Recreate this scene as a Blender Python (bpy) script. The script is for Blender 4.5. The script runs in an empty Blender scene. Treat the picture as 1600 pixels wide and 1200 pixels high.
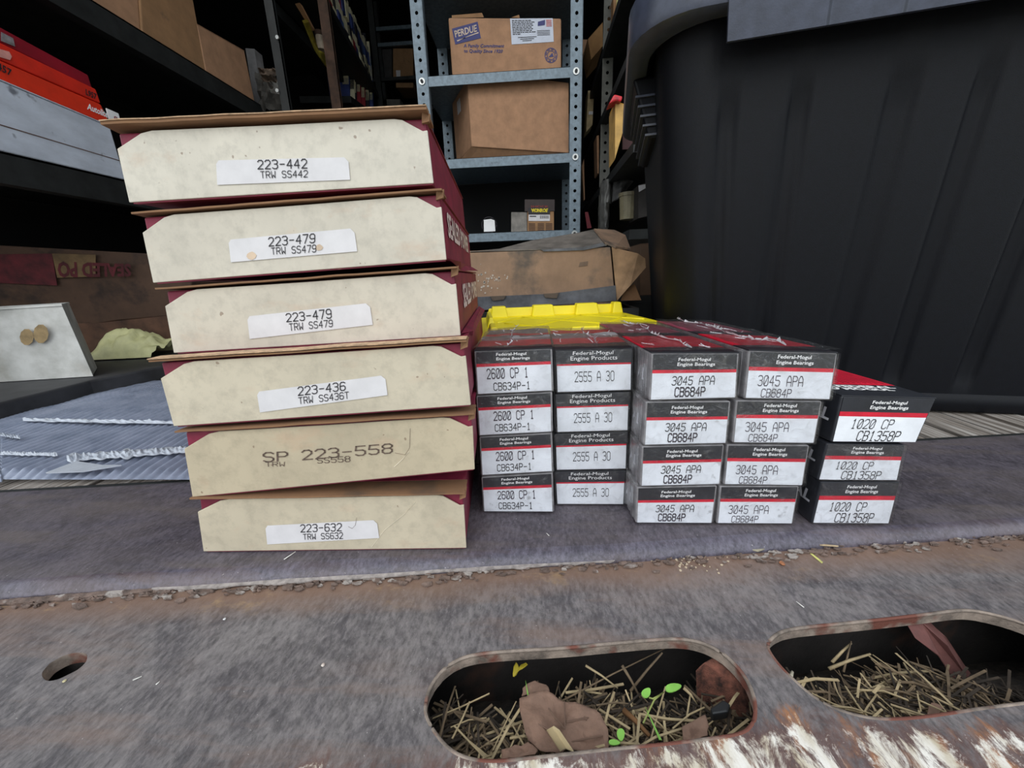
import bpy, bmesh, math, random
from mathutils import Vector, Matrix, noise
random.seed(7)
SC = bpy.context.scene
COL = SC.collection
# ------------------------------------------------------------ camera model
FPX = 600.0
_d = Vector((35, 170, -600)).normalized()
_u = Vector((-70, 2000, 600)); _u = (_u - _d * _u.dot(_d)).normalized()
_r = _d.cross(_u)
CAM = Vector((0, 0, .22))
def ray(px, py):
    c = Vector((px - 800, 600 - py, -FPX))
    v = Vector((_r.dot(c), _d.dot(c), _u.dot(c)))
    return v / v.y
def ay(px, py, Y): return CAM + ray(px, py) * Y
def az(px, py, Z):
    v = ray(px, py); return CAM + v * ((Z - CAM.z) / v.z)
def ax(px, py, X):
    v = ray(px, py); return CAM + v * (X / v.x)
cd = bpy.data.cameras.new('camera'); cam = bpy.data.objects.new('camera', cd); COL.objects.link(cam)
cd.sensor_width = 36.0; cd.lens = 36.0 * FPX / 1600.0; cd.clip_start = .01; cd.clip_end = 200
mw = Matrix((_r, _d, _u)).to_4x4(); mw.translation = CAM
cam.matrix_world = mw
SC.camera = cam
# ------------------------------------------------------------ light
W = bpy.data.worlds.new('sky'); SC.world = W; W.use_nodes = True
nt = W.node_tree; bg = nt.nodes['Background']
tc = nt.nodes.new('ShaderNodeTexCoord'); sp = nt.nodes.new('ShaderNodeSeparateXYZ'); rp = nt.nodes.new('ShaderNodeValToRGB')
nt.links.new(tc.outputs['Generated'], sp.inputs[0]); nt.links.new(sp.outputs['Z'], rp.inputs[0]); nt.links.new(rp.outputs[0], bg.inputs[0])
rp.color_ramp.elements[0].position = 0.0; rp.color_ramp.elements[0].color = (.80, .86, .90, 1)
rp.color_ramp.elements[1].position = .7; rp.color_ramp.elements[1].color = (.86, .93, 1.0, 1)
bg.inputs[1].default_value = 1.35
sd = bpy.data.lights.new('sun', 'SUN'); sd.energy = 1.0; sd.angle = math.radians(50); sd.color = (1, .97, .92)
so = bpy.data.objects.new('sun', sd); COL.objects.link(so); so.rotation_euler = (math.radians(48), 0, math.radians(-12))
SC.view_settings.view_transform = 'Standard'; SC.view_settings.look = 'None'
SC.view_settings.gamma = 1; SC.view_settings.use_curve_mapping = False
SC.view_settings.exposure = 0.12
# ------------------------------------------------------------ materials
def lin(c):
    return tuple([(x / 255 / 12.92) if x / 255 <= .04045 else ((x / 255 + .055) / 1.055) ** 2.4 for x in c]) + (1,)
MATS = {}
class N:
    def __init__(s, name):
        s.m = bpy.data.materials.new(name); s.m.use_nodes = True; s.t = s.m.node_tree
        s.b = s.t.nodes['Principled BSDF']; s.pos = None
    def n(s, typ, **k):
        x = s.t.nodes.new('ShaderNode' + typ)
        for a, v in k.items(): setattr(x, a, v)
        return x
    def l(s, a, b): s.t.links.new(a, b)
    def P(s):
        if s.pos is None: s.pos = s.n('NewGeometry').outputs['Position']
        return s.pos
    def noise(s, scale, stretch=(1, 1, 1), detail=5, rough=.6, rot=0, dist=0):
        mp = s.n('Mapping'); mp.inputs['Scale'].default_value = stretch; mp.inputs['Rotation'].default_value = (0, 0, rot)
        s.l(s.P(), mp.inputs[0]); x = s.n('TexNoise'); x.inputs['Scale'].default_value = scale
        x.inputs['Detail'].default_value = detail; x.inputs['Roughness'].default_value = rough; x.inputs['Distortion'].default_value = dist
        s.l(mp.outputs[0], x.inputs['Vector']); return x.outputs['Fac']
    def ramp(s, fac, stops):
        r = s.n('ValToRGB'); e = r.color_ramp.elements
        while len(e) < len(stops): e.new(.5)
        for i, (p, c) in enumerate(stops): e[i].position = p; e[i].color = lin(c) if len(c) == 3 else c
        s.l(fac, r.inputs[0]); return r.outputs[0]
    def mask(s, fac, a, b):
        r = s.n('MapRange'); r.inputs[1].default_value = a; r.inputs[2].default_value = b; s.l(fac, r.inputs[0]); return r.outputs[0]
    def mix(s, fac, a, b):
        x = s.n('Mix', data_type='RGBA')
        if isinstance(fac, (int, float)): x.inputs[0].default_value = fac
        else: s.l(fac, x.inputs[0])
        for i, v in ((6, a), (7, b)):
            if isinstance(v, tuple): x.inputs[i].default_value = lin(v)
            else: s.l(v, x.inputs[i])
        return x.outputs[2]
    def math(s, op, a, b=None):
        x = s.n('Math', operation=op)
        for i, v in enumerate((a, b)):
            if v is None: continue
            if isinstance(v, (int, float)): x.inputs[i].default_value = v
            else: s.l(v, x.inputs[i])
        return x.outputs[0]
    def bump(s, h, strength=.3, dist=.001):
        x = s.n('Bump'); x.inputs['Strength'].default_value = strength; x.inputs['Distance'].default_value = dist
        s.l(h, x.inputs['Height']); s.l(x.outputs[0], s.b.inputs['Normal'])
    def done(s, col=None, rough=.7, metal=0, spec=None):
        if col is not None:
            if isinstance(col, tuple): s.b.inputs['Base Color'].default_value = lin(col)
            else: s.l(col, s.b.inputs['Base Color'])
        if isinstance(rough, (int, float)): s.b.inputs['Roughness'].default_value = rough
        else: s.l(rough, s.b.inputs['Roughness'])
        s.b.inputs['Metallic'].default_value = metal
        if spec is not None: s.b.inputs['Specular IOR Level'].default_value = spec
        return s.m
def simple(name, c, rough=.7, metal=0, var=.12, scale=30, stretch=(1, 1, 1), bump=.15, spec=None, spots=None):
    if name in MATS: return MATS[name]
    m = N(name); f = m.noise(scale, stretch)
    lo = tuple(max(0, x * (1 - var)) for x in c); hi = tuple(min(255, x * (1 + var)) for x in c)
    col = m.ramp(f, [(.3, lo), (.7, hi)])
    if spots:
        col = m.mix(m.mask(m.noise(spots[1], detail=3), spots[2], spots[2] + .08), col, spots[0])
    if bump: m.bump(m.noise(scale * 8, stretch), bump)
    MATS[name] = m.done(col, rough, metal, spec); return MATS[name]
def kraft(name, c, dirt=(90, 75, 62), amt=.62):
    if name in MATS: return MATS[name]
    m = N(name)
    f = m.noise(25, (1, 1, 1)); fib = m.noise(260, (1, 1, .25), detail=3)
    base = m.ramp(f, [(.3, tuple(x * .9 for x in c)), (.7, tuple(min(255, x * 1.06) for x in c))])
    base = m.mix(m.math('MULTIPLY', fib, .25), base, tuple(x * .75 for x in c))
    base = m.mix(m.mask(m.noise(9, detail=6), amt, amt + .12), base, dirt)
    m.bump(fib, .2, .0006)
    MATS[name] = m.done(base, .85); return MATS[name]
def steel(name, c1, c2, rust, streakrot=0, rough=.55, paint=False):
    m = N(name)
    a = m.noise(22, (1, .8, 1), 9, .78, dist=.8); b = m.noise(330, (1, .45, 1), 5, .7, rot=.15); c = m.noise(7, (.5, 1.6, 1), 6, .6)
    col = m.ramp(a, [(.40, c1), (.58, c2)])
    col = m.mix(m.math('MULTIPLY', m.mask(b, .5, .85), .8), col, tuple(min(255, x * 1.3) for x in c2))
    col = m.mix(m.math('MULTIPLY', m.mask(b, .5, .3), .7), col, tuple(x * .6 for x in c1))
    c2_ = m.noise(13, (.35, 2.2, 1), 6, .65, rot=-.1)
    col = m.mix(m.math('MULTIPLY', m.mask(c, .5, .68), .45), col, rust)
    col = m.mix(m.math('MULTIPLY', m.mask(c2_, .52, .66), .5), col, rust)
    sx = m.n('SeparateXYZ'); m.l(m.P(), sx.inputs[0])
    v = m.math('SUBTRACT', sx.outputs['Y'], m.math('MULTIPLY', sx.outputs['X'], .107))
    if paint:
        # rusty strip beside the seam
        w = m.math('ADD', v, m.math('MULTIPLY', m.math('SUBTRACT', m.noise(18, (.5, 1, 1)), .5), .03))
        seam = m.mask(w, .228, .252)
        col = m.mix(m.math('MULTIPLY', seam, .75), col, (126, 98, 80))
        oc = m.mask(m.noise(30, (.6, 1, 1), 7, .75), .56, .68)
        col = m.mix(m.math('MULTIPLY', m.math('MULTIPLY', seam, oc), .8), col, (164, 136, 100))
        # worn paint band near the front edge, streaked along depth
        pn = m.noise(46, (1.2, .55, 1), 9, .78, rot=-.35, dist=.6)
        big = m.noise(9, (1, 1, 1), 3)
        e = m.math('ADD', v, m.math('MULTIPLY', m.math('SUBTRACT', big, .5), .04))
        band = m.math('MULTIPLY', m.mask(e, .146, .128), m.mask(e, .092, .104))
        xr = m.mask(sx.outputs['X'], -.30, -.02)
        band = m.math('MULTIPLY', band, xr)
        thr = m.math('ADD', pn, m.math('MULTIPLY', band, .25))
        pm = m.math('MULTIPLY', m.mask(thr, .72, .80), m.mask(band, 0, .25))
        # orange rust halo
        om = m.math('MULTIPLY', m.mask(thr, .58, .74), m.mask(band, .0, .35))
        xr2 = m.mask(sx.outputs['X'], .03, .12)
        col = m.mix(m.math('MULTIPLY', om, .8), col, (96, 62, 52))
        oo = m.math('MULTIPLY', m.math('MULTIPLY', om, xr2), m.mask(m.noise(60, (1, .5, 1), 6), .5, .62))
        col = m.mix(m.math('MULTIPLY', oo, .9), col, (178, 120, 74))
        col = m.mix(pm, col, m.ramp(m.noise(120, (1, .4, 1), 4), [(.3, (196, 184, 160)), (.6, (236, 232, 224))]))
    fl = m.mask(m.noise(600, detail=1), .775, .79)
    col = m.mix(m.math('MULTIPLY', fl, .6), col, (205, 200, 196))
    m.bump(m.math('ADD', b, m.noise(70, detail=8, rough=.8)), .35, .0012)
    MATS[name] = m.done(col, m.mask(a, 0, 1.6), 0.0, .5)
    m.b.inputs['Roughness'].default_value = rough
    for l in list(m.t.links):
        if l.to_socket == m.b.inputs['Roughness']: m.t.links.remove(l)
    return m.m
def film_mat(name, tint=(1, 1, 1, 1), base=.07, rough=.16, scale=120, st=(1, 1, 1), bump=.6):
    m = N(name); t = m.t
    g = m.n('BsdfGlossy'); g.inputs['Roughness'].default_value = rough
    tr = m.n('BsdfTransparent'); tr.inputs[0].default_value = tint
    lw = m.n('LayerWeight'); lw.inputs[0].default_value = .35
    h = m.noise(scale, st, 4, .7, dist=1.2)
    fac = m.math('ADD', m.math('MULTIPLY', lw.outputs['Facing'], .28), m.math('MULTIPLY', m.mask(h, .5, .8), .25))
    fac = m.math('ADD', fac, base)
    bp = m.n('Bump'); bp.inputs['Strength'].default_value = bump; bp.inputs['Distance'].default_value = .002
    m.l(h, bp.inputs['Height']); m.l(bp.outputs[0], g.inputs['Normal'])
    mx = m.n('MixShader'); m.l(fac, mx.inputs[0]); m.l(tr.outputs[0], mx.inputs[1]); m.l(g.outputs[0], mx.inputs[2])
    t.links.new(mx.outputs[0], t.nodes['Material Output'].inputs[0]); return m.m
def cream_mat(name, c, red=True):
    m = N(name); f = m.noise(14, detail=6); g = m.noise(90, (1, 1, 1), 6, .7)
    col = m.ramp(f, [(.3, tuple(x * .94 for x in c)), (.7, tuple(min(255, x * 1.04) for x in c))])
    col = m.mix(m.math('MULTIPLY', m.mask(g, .46, .72), .5), col, tuple(x * .80 for x in c))
    col = m.mix(m.math('MULTIPLY', m.mask(m.noise(22, (1, 1, 2)), .58, .75), .4), col, (196, 160, 132))
    col = m.mix(m.math('MULTIPLY', m.mask(m.noise(200, detail=1), .76, .79), .6), col, (120, 92, 72))
    m.bump(g, .12, .0006); return m.done(col, .75)
BURG = simple('burgundy_board', (122, 34, 58), .6, var=.15, scale=40, spots=((150, 90, 90), 60, .66))
BROWN = kraft('brown_corrugate', (140, 104, 74))
KR1 = kraft('kraft_light', (180, 138, 106), amt=.7)
KR2 = kraft('kraft_mid', (160, 122, 86))
KR3 = kraft('kraft_dirty', (152, 124, 102), (96, 86, 78), .52)
CRE = [cream_mat('cream_a', (214, 208, 194)), cream_mat('cream_b', (211, 204, 189)), cream_mat('cream_c', (208, 200, 184)),
       cream_mat('cream_d', (202, 192, 171)), cream_mat('cream_e', (193, 180, 154)), cream_mat('cream_f', (198, 187, 164))]
STK = simple('sticker_paper', (218, 216, 218), .6, var=.03, scale=60, bump=.05)
INK = simple('ink_black', (34, 32, 38), .6, var=.05, bump=0)
INKV = simple('ink_purple', (62, 52, 66), .6, var=.25, scale=400, bump=0)
INKB = simple('ink_brown', (98, 82, 72), .7, var=.25, scale=500, bump=0)
WHT = simple('print_white', (245, 245, 245), .6, var=.03, bump=0)
BLK = simple('carton_black', (38, 40, 46), .45, var=.15, scale=80, bump=.1)
RED = simple('carton_red', (206, 24, 52), .45, var=.1, scale=70, bump=.1)
PNL = simple('panel_white', (232, 236, 242), .5, var=.05, scale=40, bump=.1, spots=((176, 178, 182), 55, .64))
GRE = simple('carton_grey', (132, 130, 132), .5, var=.2, scale=90, bump=.2)
FILMT = film_mat('top_shrink_film', (.97, .97, .98, 1), .30, .24, 110, bump=1.0)
FILM = film_mat('shrink_film', (.97, .97, .98, 1), .05, .2, 90)
YEL = simple('yellow_plastic', (238, 220, 28), .38, var=.04, scale=12, bump=.1)
TOTE = simple('black_plastic', (11, 13, 19), .5, var=.12, scale=140, bump=.25, spec=.22)
RIM = simple('rim_sheen_plastic', (60, 65, 80), .3, var=.12, scale=60, bump=.15)  # black rim lifted to blue-grey: sky sheen put into the colour
RACK = simple('galvanised_grey', (112, 126, 136), .45, .35, var=.12, scale=60, bump=.1, spots=((70, 74, 80), 80, .66))
RACKD = simple('dark_steel', (36, 38, 38), .55, .2, var=.25, scale=25, bump=.2)
DARK = simple('dark_wall', (9, 9, 10), .8, var=.2, scale=3)
BOLT = simple('bolt_zinc', (190, 192, 190), .35, .7, var=.1)
ALUM = simple('scuffed_white_carton', (196, 203, 215), .4, var=.06, scale=18, stretch=(1, 1, 2), spots=((120, 124, 134), 24, .62))
AUTR = simple('orange_red_board', (222, 52, 24), .5, var=.06, scale=20)
DRED = simple('dark_red_board', (136, 16, 36), .5, var=.1, scale=20)
SILL = steel('painted_sill_steel', (64, 59, 66), (90, 84, 92), (104, 94, 88))
NOSE = steel('painted_nose_highlight', (72, 68, 78), (94, 90, 102), (104, 84, 76), rough=.3)  # sill paint made lighter: sky highlight on the nose put into the colour
PLATE = steel('worn_plate_steel', (84, 80, 83), (116, 111, 111), (132, 110, 98), paint=True)
RUST = simple('flaking_rust', (104, 88, 80), .85, var=.3, scale=120, bump=.8, spots=((158, 150, 144), 70, .54))
# ------------------------------------------------------------ builders
class MB:
    def __init__(s): s.v = []; s.f = []; s.mi = []
    def q(s, *p, m=0):
        i = len(s.v); s.v += [Vector(x) for x in p]; s.f.append(tuple(range(i, i + len(p)))); s.mi.append(m)
    def hexa(s, p, m=0):   # p: 8 points, bottom ring 0-3 , top ring 4-7
        i = len(s.v); s.v += [Vector(x) for x in p]
        for f in ((3, 2, 1, 0), (4, 5, 6, 7), (0, 1, 5, 4), (1, 2, 6, 5), (2, 3, 7, 6), (3, 0, 4, 7)):
            s.f.append(tuple(i + k for k in f)); s.mi.append(m)
    def box(s, a, b, m=0):
        x0, y0, z0 = a; x1, y1, z1 = b
        s.hexa([(x0, y0, z0), (x1, y0, z0), (x1, y1, z0), (x0, y1, z0), (x0, y0, z1), (x1, y0, z1), (x1, y1, z1), (x0, y1, z1)], m)
    def prism(s, pts, vec, m=0):
        i = len(s.v); n = len(pts); vec = Vector(vec); pts = [Vector(p) for p in pts]
        s.v += pts + [p + vec for p in pts]
        s.f.append(tuple(range(i, i + n))); s.f.append(tuple(range(i + 2 * n - 1, i + n - 1, -1))); s.mi += [m, m]
        for k in range(n):
            j = (k + 1) % n; s.f.append((i + k, i + n + k, i + n + j, i + j)); s.mi.append(m)
    def tube(s, pts, r, n=6, m=0, r2=None):
        pts = [Vector(p) for p in pts]; i0 = len(s.v)
        for k, p in enumerate(pts):
            t = (pts[min(k + 1, len(pts) - 1)] - pts[max(k - 1, 0)]).normalized()
            a = t.orthogonal().normalized(); b = t.cross(a); rr = r if r2 is None else r + (r2 - r) * k / (len(pts) - 1)
            for j in range(n):
                q = 2 * math.pi * j / n; s.v.append(p + (a * math.cos(q) + b * math.sin(q)) * rr)
        for k in range(len(pts) - 1):
            for j in range(n):
                s.f.append((i0 + k * n + j, i0 + k * n + (j + 1) % n, i0 + (k + 1) * n + (j + 1) % n, i0 + (k + 1) * n + j)); s.mi.append(m)
        s.f.append(tuple(range(i0 + n - 1, i0 - 1, -1))); s.f.append(tuple(range(i0 + (len(pts) - 1) * n, i0 + len(pts) * n))); s.mi += [m, m]
    def grid(s, fn, nu, nv, m=0):
        i = len(s.v)
        for a in range(nu + 1):
            for b in range(nv + 1): s.v.append(Vector(fn(a / nu, b / nv)))
        for a in range(nu):
            for b in range(nv):
                k = i + a * (nv + 1) + b; s.f.append((k, k + nv + 1, k + nv + 2, k + 1)); s.mi.append(m)
    def build(s, name, mats, parent=None, smooth=False, bevel=0, kind=None, fix=True):
        if not isinstance(mats, (list, tuple)): mats = [mats]
        org = parent_org(parent) if parent else Vector((0, 0, 0))
        me = bpy.data.meshes.new(name); me.from_pydata([tuple(v - org) for v in s.v], [], s.f)
        for m in mats: me.materials.append(m)
        for p, i in zip(me.polygons, s.mi): p.material_index = i; p.use_smooth = smooth
        if fix:
            bm = bmesh.new(); bm.from_mesh(me)
            if smooth: bmesh.ops.remove_doubles(bm, verts=bm.verts, dist=1e-6)
            bmesh.ops.recalc_face_normals(bm, faces=bm.faces); bm.to_mesh(me); bm.free()
        o = bpy.data.objects.new(name, me); COL.objects.link(o)
        if parent: o.parent = parent
        else:   # origin at base centre
            pass
        if bevel:
            b = o.modifiers.new('bevel', 'BEVEL'); b.width = bevel; b.segments = 2; b.limit_method = 'ANGLE'
        if kind: o['kind'] = kind
        return o
def parent_org(o):
    v = Vector((0, 0, 0))
    while o: v += o.location; o = o.parent
    return v
def tag(o, label, cat, group=None):
    o['label'] = label; o['category'] = cat
    if group: o['group'] = group
    return o
def thing(name, loc, label, cat, group=None):
    o = bpy.data.objects.new(name, None); COL.objects.link(o); o.location = loc; o.empty_display_size = .02
    return tag(o, label, cat, group)
def struct(o, ): o['kind'] = 'structure'; return o
class Face:
    """front quad of a carton (world points) and the vector it recedes along"""
    def __init__(s, TL, TR, BR, BL, D=(0, 1, 0)):
        s.TL, s.TR, s.BR, s.BL = TL, TR, BR, BL; s.D = Vector(D).normalized()
        n = (BR - BL).cross(TL - BL).normalized()
        if n.dot(s.D) > 0: n = -n
        s.n = n
    def P(s, u, v, w=0):
        a = s.BL.lerp(s.BR, u); b = s.TL.lerp(s.TR, u)
        return a.lerp(b, v) + s.D * w
    def on(s, px, py, eps=.0004):
        r = ray(px, py); t = (s.BL - CAM).dot(s.n) / r.dot(s.n); return CAM + r * t + s.n * eps
    def vol(s, mb, u0, u1, v0, v1, w0, w1, m=0):
        P = s.P; mb.hexa([P(u0, v0, w0), P(u1, v0, w0), P(u1, v0, w1), P(u0, v0, w1), P(u0, v1, w0), P(u1, v1, w0), P(u1, v1, w1), P(u0, v1, w1)], m)
    def base(s, L=0): return (s.P(.5, 0, L / 2))
def face_px(q, Y, D=(0, 1, 0)):
    Ys = Y if isinstance(Y, (tuple, list)) else (Y, Y)
    return Face(ay(*q[0], Ys[0]), ay(*q[1], Ys[1]), ay(*q[2], Ys[1]), ay(*q[3], Ys[0]), D)
# ---- lettering: proportional font
_tc = {}
def font_mesh(s, shear=0, bold=0):
    k = (s, shear, bold)
    if k in _tc: return _tc[k]
    c = bpy.data.curves.new('t', 'FONT'); c.body = s; c.size = 1; c.shear = shear; c.offset = bold; c.resolution_u = 2
    o = bpy.data.objects.new('t', c); COL.objects.link(o); bpy.context.view_layer.update()
    me = o.to_mesh(); vs = [v.co.copy() for v in me.vertices]; fs = [tuple(p.vertices) for p in me.polygons]
    o.to_mesh_clear(); bpy.data.objects.remove(o); bpy.data.curves.remove(c)
    x0 = min(v.x for v in vs); x1 = max(v.x for v in vs); y0 = min(v.y for v in vs); y1 = max(v.y for v in vs)
    _tc[k] = ([((v.x - x0) / (x1 - x0), (v.y - y0) / (y1 - y0)) for v in vs], fs); return _tc[k]
# ---- lettering: single-stroke printer font on a 4x6 grid
G = {'0': [[(1, 0), (3, 0), (4, 1), (4, 5), (3, 6), (1, 6), (0, 5), (0, 1), (1, 0)]],
 '1': [[(1, 5), (2, 6), (2, 0)], [(1, 0), (3, 0)]], '2': [[(0, 5), (1, 6), (3, 6), (4, 5), (4, 3.7), (0, 0), (4, 0)]],
 '3': [[(0, 5.4), (1, 6), (3, 6), (4, 5), (4, 4), (3, 3.2), (1.5, 3.2)], [(3, 3.2), (4, 2.3), (4, 1), (3, 0), (1, 0), (0, .7)]],
 '4': [[(3, 0), (3, 6), (0, 2), (4, 2)]], '5': [[(4, 6), (.3, 6), (0, 3.4), (3, 3.4), (4, 2.6), (4, 1), (3, 0), (1, 0), (0, .7)]],
 '6': [[(4, 5.3), (3, 6), (1, 6), (0, 5), (0, 1), (1, 0), (3, 0), (4, 1), (4, 2.4), (3, 3.4), (0, 3.2)]],
 '7': [[(0, 6), (4, 6), (1.5, 0)]], '8': [[(1, 3.3), (0, 4.2), (0, 5), (1, 6), (3, 6), (4, 5), (4, 4.2), (3, 3.3), (1, 3.3), (0, 2.3), (0, 1), (1, 0), (3, 0), (4, 1), (4, 2.3), (3, 3.3)]],
 '9': [[(0, .7), (1, 0), (3, 0), (4, 1), (4, 5), (3, 6), (1, 6), (0, 5), (0, 3.6), (1, 2.7), (4, 2.9)]],
 'A': [[(0, 0), (0, 4), (1.3, 6), (2.7, 6), (4, 4), (4, 0)], [(0, 2.3), (4, 2.3)]], 'B': [[(0, 0), (0, 6), (3, 6), (4, 5), (4, 4), (3, 3.2), (0, 3.2)], [(3, 3.2), (4, 2.3), (4, 1), (3, 0), (0, 0)]],
 'C': [[(4, 5), (3, 6), (1, 6), (0, 5), (0, 1), (1, 0), (3, 0), (4, 1)]], 'P': [[(0, 0), (0, 6), (3, 6), (4, 5), (4, 3.8), (3, 2.9), (0, 2.9)]],
 'R': [[(0, 0), (0, 6), (3, 6), (4, 5), (4, 3.8), (3, 2.9), (0, 2.9)], [(2, 2.9), (4, 0)]], 'S': [[(4, 5.2), (3, 6), (1, 6), (0, 5), (0, 4), (1, 3.2), (3, 3), (4, 2), (4, 1), (3, 0), (1, 0), (0, .8)]],
 'T': [[(0, 6), (4, 6)], [(2, 6), (2, 0)]], 'W': [[(0, 6), (.4, 0), (2, 2.6), (3.6, 0), (4, 6)]], 'L': [[(0, 6), (0, 0), (4, 0)]], '-': [[(.3, 3), (3.7, 3)]], ' ': []}
def stroke_mesh(s, t=.55, slash=False, shear=0, gap=1.7):
    v = []; f = []; W_ = len(s) * (4 + gap) - gap
    for i, ch in enumerate(s):
        ox = i * (4 + gap); segs = list(G[ch])
        if slash and ch == '0': segs.append([(.6, .8), (3.4, 5.2)])
        for pl in segs:
            for a, b in zip(pl, pl[1:]):
                dx, dy = b[0] - a[0], b[1] - a[1]; L = math.hypot(dx, dy); dx /= L; dy /= L; h = t / 2
                k = len(v)
                for (x, y) in ((a[0] - dx * h * .8 - dy * h, a[1] - dy * h * .8 + dx * h), (a[0] - dx * h * .8 + dy * h, a[1] - dy * h * .8 - dx * h),
                               (b[0] + dx * h * .8 + dy * h, b[1] + dy * h * .8 - dx * h), (b[0] + dx * h * .8 - dy * h, b[1] + dy * h * .8 + dx * h)):
                    v.append(((x + ox + y * shear) / W_, y / 6))
                f.append((k, k + 1, k + 2, k + 3))
    return v, f
def put(tm, fn, name, mat, parent):
    vs, fs = tm; mb = MB(); mb.v = [Vector(fn(a, b)) for a, b in vs]; mb.f = list(fs); mb.mi = [0] * len(fs)
    return mb.build(name, mat, parent, fix=False)
def quadpx(face, q, eps=.0005):
    """maps the unit square onto four photo points lying on a carton's front"""
    P = [face.on(x, y, eps) for x, y in q]
    return lambda a, b: P[3].lerp(P[2], a).lerp(P[0].lerp(P[1], a), b)
def uvrect(face, u0, u1, v0, v1, eps=.0006):
    return lambda a, b: face.P(u0 + (u1 - u0) * a, v0 + (v1 - v0) * b) + face.n * eps
def topfn(face, u0, u1, w0, w1, eps=.0008):
    return lambda a, b: face.P(u0 + (u1 - u0) * a, 1, w0 + (w1 - w0) * b) + Vector((0, 0, eps))
def slab_fn(mb, fn, th, n, m=0, pts=((0, 0), (1, 0), (1, 1), (0, 1))):
    mb.prism([Vector(fn(*p)) for p in pts], Vector(n) * th, m)
def carton(name, label, cat, q, Y, L, mat, D=(0, 1, 0), group=None, bevel=.0015, flaps=True, seam=True):
    """a closed carton from its front quad in the photo, with top flaps and a seam tape as parts"""
    fc = face_px(q, Y, D); t = thing(name, fc.base(L), label, cat, group)
    b = MB(); fc.vol(b, 0, 1, 0, 1, 0, L); b.build('body', mat, t, bevel=bevel)
    if flaps:
        b = MB(); fc.vol(b, .0, 1, 1.0, 1.012, .0, L * .495); b.build('flap', mat, t)
        b = MB(); fc.vol(b, .0, 1, 1.0, 1.012, L * .505, L); b.build('flap', mat, t)
    return t, fc
# ============================================================ STRUCTURE
def Yfl(x): return .426 + .113 * x        # planks meet the steel sill
def Ycr(x): return .262 + .107 * x        # sill's front edge
def sbox(name, a, b, mat=DARK):
    m = MB(); m.box(a, b); return struct(m.build(name, mat))
sbox('wall_left', (-1.75, .75, -.1), (-1.70, 7, 2.3)); sbox('wall_right', (2.2, .75, -.1), (2.25, 7, 2.3))
sbox('wall_back', (-1.75, 7, -.1), (2.25, 7.05, 2.3)); sbox('ceiling', (-1.75, .62, 2.3), (2.25, 7.05, 2.35))
m = MB(); m.box((-40, -60, -1.0), (40, 60, -.95)); struct(m.build('ground', simple('ground_gravel', (138, 135, 124), .9, var=.25, scale=4)))
# plank floor: every board is a piece
fl = bpy.data.objects.new('floor', None); COL.objects.link(fl); fl['kind'] = 'structure'
def plankmat():
    m = N('weathered_plank'); a = m.noise(240, (1, .02, 1), 5, .7, dist=.4, rot=0); b = m.noise(60, (1, .05, 1), 6, .7)
    col = m.ramp(a, [(.34, (70, 63, 58)), (.48, (138, 130, 122)), (.62, (186, 180, 174))])
    col = m.mix(m.math('MULTIPLY', m.mask(b, .45, .7), .6), col, (112, 98, 84))
    m.bump(a, .9, .003); return m.done(col, .85)
PLK = plankmat()
x = -1.68; k = 0
while x < 2.15:
    w = random.uniform(.042, .06)
    b = MB(); y0 = .418 + .113 * x; z = random.uniform(-.0035, -.001); tl = random.uniform(-.0012, .0012)
    b.hexa([(x, y0, -.03), (x + w - .0045, y0 + .006, -.03), (x + w - .0045, 6.9, -.03), (x, 6.9, -.03),
            (x, y0, z), (x + w - .0045, y0 + .006, z + tl), (x + w - .0045, 6.9, z + tl), (x, 6.9, z)])
    b.build('plank', PLK, fl); x += w; k += 1
b = MB(); b.box((-1.7, .5, -.05), (2.2, 6.95, -.031)); struct(b.build('floor_subframe', DARK))
# steel sill with rounded worn nose, sky highlight in its colour
sill = thing('steel_sill', (0, .34, -.01), 'dark painted steel sill plate that the carton stacks stand on', 'sill')
prof = [(1.0, 0, 0)]; b = MB()
def sillpt(u, v):
    X = -2.0 + 4.6 * u; yb = Yfl(X); yf = Ycr(X)
    if v < .5:
        t = v / .5; y = yb + (yf + .013 - yb) * t; z = 0.0
        y2 = y; return (X, y2, z + .0004 * noise.noise((X * 9, y * 9, 0)))
    t = (v - .5) / .5; a = t * math.pi / 2; wob = .003 * noise.noise((X * 7, 0, 3))
    return (X, yf + .013 - .013 * math.sin(a) - wob, -.0095 * (1 - math.cos(a)) - .001)
b.grid(lambda u, v: sillpt(u, v * .5), 160, 14); b.build('deck', SILL, sill, smooth=True)
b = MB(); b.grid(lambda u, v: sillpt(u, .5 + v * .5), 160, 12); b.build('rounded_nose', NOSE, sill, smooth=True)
b = MB(); b.hexa([(-2, Yfl(-2), -.012), (2.6, Yfl(2.6), -.012), (2.6, Yfl(2.6) + .004, -.012), (-2, Yfl(-2) + .004, -.012), (-2, Yfl(-2), .001), (2.6, Yfl(2.6), .001), (2.6, Yfl(2.6) + .004, .001), (-2, Yfl(-2) + .004, .001)])
b.build('edge_strip', RACKD, sill)
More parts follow.
